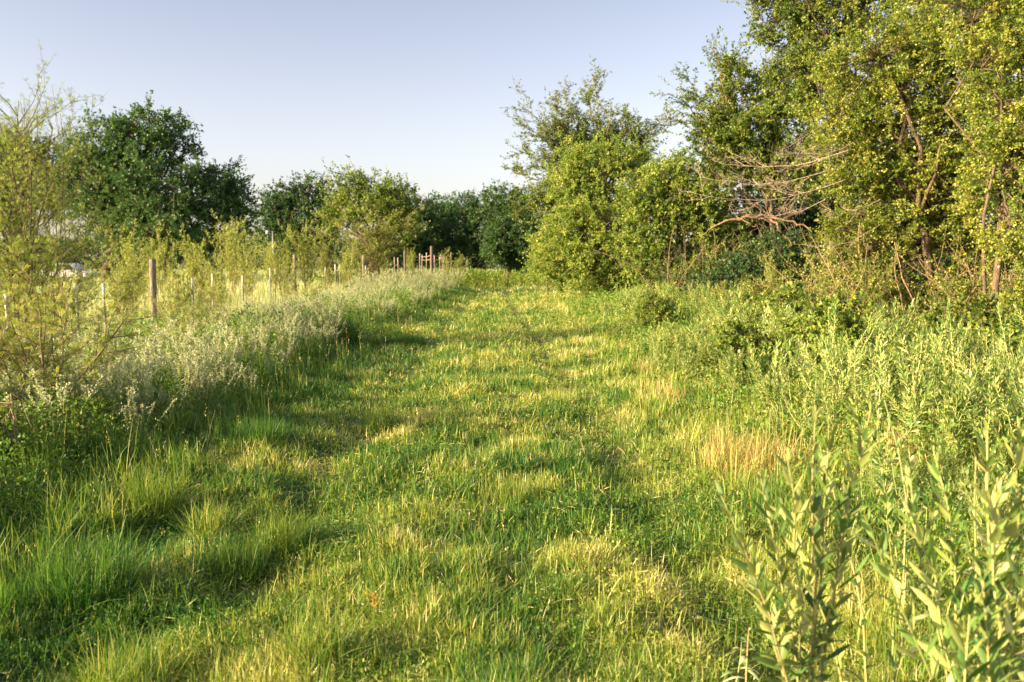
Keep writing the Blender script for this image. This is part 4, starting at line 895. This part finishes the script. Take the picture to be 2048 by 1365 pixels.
# a thin pole and a white birdhouse-like marker near the tree line
b = gp(xz(549, 70), 70); top = at(549, 464, 70)[2] - b[2]; pl = thing('thin_pole', b, 'thin grey pole standing before the dark lobed tree', 'pole')
a_ = Acc(); tubes(a_, np.array([[0, 0, -.2], [0, 0, top * .5], [0, 0, top], [0, 0, top + .01]])[None], np.array([[.07, .06, .05, .004]]), 10); a_.build('pole', M['wire'], pl, True)
a_ = Acc(); tubes(a_, np.array([[-.12, 0, top], [.12, 0, top]])[None], np.array([[.03, .03]]), 8); a_.build('crossbar', M['wire'], pl)
b = gp(xz(539, 72), 72); top = at(539, 460, 72)[2] - b[2]; pl = thing('white_marker', b, 'small white box on a pole left of the thin grey pole', 'marker')
a_ = Acc(); tubes(a_, np.array([[0, 0, -.2], [0, 0, top * .5], [0, 0, top - .4]])[None], np.array([[.04, .04, .04]]), 8); a_.build('pole', M['steel'], pl, True)
a_ = Acc(); box(a_, (0, 0, top - .22), (.26, .22, .30)); a_.build('box', M['white'], pl)
a_ = Acc(); P = np.array([[-.16, -.13, top - .065], [.16, -.13, top - .065], [.16, .13, top - .065], [-.16, .13, top - .065], [0, -.13, top + .06], [0, .13, top + .06]])
a_.add(P, np.array([[0, 1, 4, 4], [2, 3, 5, 5], [1, 2, 5, 4], [3, 0, 4, 5]])[2:], np.zeros(2)); a_.build('roof', M['white'], pl)

# ------------------------------------------------------------------ parked white car and dark trailer in the field
def poly_prism(acc, prof, y0, y1, inset=None):
    """prof (n,2) outline in x,z, extruded over y; inset shrinks y with height"""
    n_ = len(prof); A_ = []; 
    for s_, yy in ((0, y0), (1, y1)):
        for x_, z_ in prof:
            k_ = inset(z_) if inset else 0; A_.append((x_, yy + (k_ if s_ == 0 else -k_), z_))
    A_ = np.array(A_); F_ = [[i, (i + 1) % n_, (i + 1) % n_ + n_, i + n_] for i in range(n_)]
    acc.add(A_, np.array(F_), np.zeros(n_)); return A_, n_
def ngon_obj(name, prof, y0, y1, mat, parent, inset=None, bevel=.03):
    n_ = len(prof); V = [(x_, y0 + (inset(z_) if inset else 0), z_) for x_, z_ in prof] + [(x_, y1 - (inset(z_) if inset else 0), z_) for x_, z_ in prof]
    F_ = [tuple((i, (i + 1) % n_, (i + 1) % n_ + n_, i + n_)) for i in range(n_)] + [tuple(range(n_ - 1, -1, -1)), tuple(range(n_, 2 * n_))]
    me = bpy.data.meshes.new(name); me.from_pydata(V, [], F_); me.materials.append(mat)
    import bmesh
    bm = bmesh.new(); bm.from_mesh(me); bmesh.ops.recalc_face_normals(bm, faces=bm.faces)
    if bevel: bmesh.ops.bevel(bm, geom=list(bm.edges), offset=bevel, segments=2, affect='EDGES', clamp_overlap=True)
    bm.to_mesh(me); bm.free(); o = bpy.data.objects.new(name, me); COL.objects.link(o); o.parent = parent; return o
M['carpaint'] = solid_mat('car_paint', (.72, .73, .75), (.80, .80, .80), 2, .3, spec=.6)
M['glass'] = solid_mat('dark_glass', (.03, .04, .05), (.06, .07, .08), 2, .08, spec=.8)
M['rubber'] = solid_mat('rubber', (.02, .02, .02), (.04, .04, .04), 9, .8)
M['darkmetal'] = solid_mat('dark_metal', (.03, .025, .022), (.07, .05, .04), 6, .7)
M['lens'] = solid_mat('lamp_lens', (.6, .6, .58), (.75, .75, .72), 4, .2)
D = 76
cb = gp(xz(140, D), D); car = thing('parked_car', cb, 'white car parked in the field behind the yellow bushes', 'car')
ins = lambda z_: 0 if z_ < .95 else (z_ - .95) * .35
ngon_obj('body', [(-2.2, .35), (-2.28, .75), (-2.15, .98), (-.1 - 1.9, 1.0), (-1.72, 1.50), (-1.5, 1.62), (.45, 1.62), (.75, 1.55), (1.35, 1.02), (2.05, .92), (2.25, .7), (2.25, .38)], -.88, .88, M['carpaint'], car, ins, .05)
for s_ in (-1, 1):
    y0 = s_ * .72; yy = sorted((y0, y0 + s_ * .03))
    for pr in ([(-1.75, 1.05), (-1.55, 1.48), (-.75, 1.50), (-.75, 1.05)], [(-.65, 1.05), (-.65, 1.50), (.45, 1.50), (1.0, 1.05)]):
        o = ngon_obj('side_window', pr, -.012, .012, M['glass'], car, None, 0); o.location = (0, s_ * .775, 0); o.rotation_euler = (0, 0, 0)
        for v_ in o.data.vertices: v_.co.y += -s_ * (v_.co.z - 1.28) * .35 + s_ * .0
    for xw in (-1.4, 1.42):
        a_ = Acc(); tubes(a_, np.array([[xw, s_ * .72, .33], [xw, s_ * .74, .33], [xw, s_ * .90, .33], [xw, s_ * .92, .33]])[None], np.array([[.05, .33, .33, .22]]), 24); wh = a_.build('wheel', M['rubber'], car, True)
        a_ = Acc(); tubes(a_, np.array([[xw, s_ * .90, .33], [xw, s_ * .925, .33], [xw, s_ * .93, .33]])[None], np.array([[.21, .20, .01]]), 20); a_.build('rim', M['wire'], wh, True)
    a_ = Acc(); box(a_, (2.24, s_ * .62, .74), (.06, .34, .13)); a_.build('headlight', M['lens'], car)
    a_ = Acc(); box(a_, (-2.25, s_ * .66, .82), (.06, .16, .26)); a_.build('tail_light', M['redwood'], car)
    a_ = Acc(); box(a_, (1.0, s_ * .98, 1.08), (.10, .18, .13)); a_.build('mirror', M['carpaint'], car)
    a_ = Acc(); box(a_, (-.7, s_ * .885, .86), (.16, .02, .03)); a_.build('door_handle', M['darkmetal'], car)
o = ngon_obj('windscreen', [(.80, 1.50), (1.30, 1.06), (1.34, 1.08), (.84, 1.53)], -.62, .62, M['lens'], car, None, 0)
a_ = Acc(); box(a_, (2.26, 0, .46), (.05, 1.3, .16)); a_.build('bumper', M['darkmetal'], car)
D = 84
tb = gp(xz(183, D), D); tl_ = thing('flat_trailer', tb, 'dark flat trailer standing behind the white car', 'trailer')
a_ = Acc(); box(a_, (0, 0, .92), (3.4, 1.9, .10)); a_.build('deck', M['darkmetal'], tl_)
a_ = Acc()
for s_ in (-1, 1): box(a_, (0, s_ * .93, 1.26), (3.36, .05, .06)); [box(a_, (x_, s_ * .93, 1.10), (.05, .046, .26)) for x_ in (-1.6, -.8, 0, .8, 1.6)]
a_.build('side_rail', M['darkmetal'], tl_)
a_ = Acc(); box(a_, (-2.2, 0, .80), (1.1, .10, .10)); a_.build('drawbar', M['darkmetal'], tl_)
for s_ in (-1, 1):
    for xw in (-.4, .4):
        a_ = Acc(); tubes(a_, np.array([[xw, s_ * .98, .34], [xw, s_ * 1.0, .34], [xw, s_ * 1.16, .34], [xw, s_ * 1.18, .34]])[None], np.array([[.04, .34, .34, .2]]), 20); a_.build('wheel', M['rubber'], tl_, True)

# ------------------------------------------------------------------ far wood closing the horizon all round
R = np.random.default_rng(400)
n = 90000; ang = R.uniform(-1.25, 1.25, n); rad = 175 + 25 * R.random(n); x = np.sin(ang) * rad; y = np.cos(ang) * rad
hh = 5.0 + 3.5 * fbm(ang * 60, ang * 0, 2.0, 3); z = hh * R.random(n) ** .7
ac = Acc(); rhombs(ac, np.stack([x, y, z], 1), rnd(n), R.uniform(.4, .9, n), R.uniform(.18, .35, n), np.clip(.4 * fbm(ang * 90, z, 2) + R.random(n) * .6, 0, 1))
tag(ac.build('far_wood', M['oak']), 'low dark wood along the horizon', 'wood', kind='stuff')
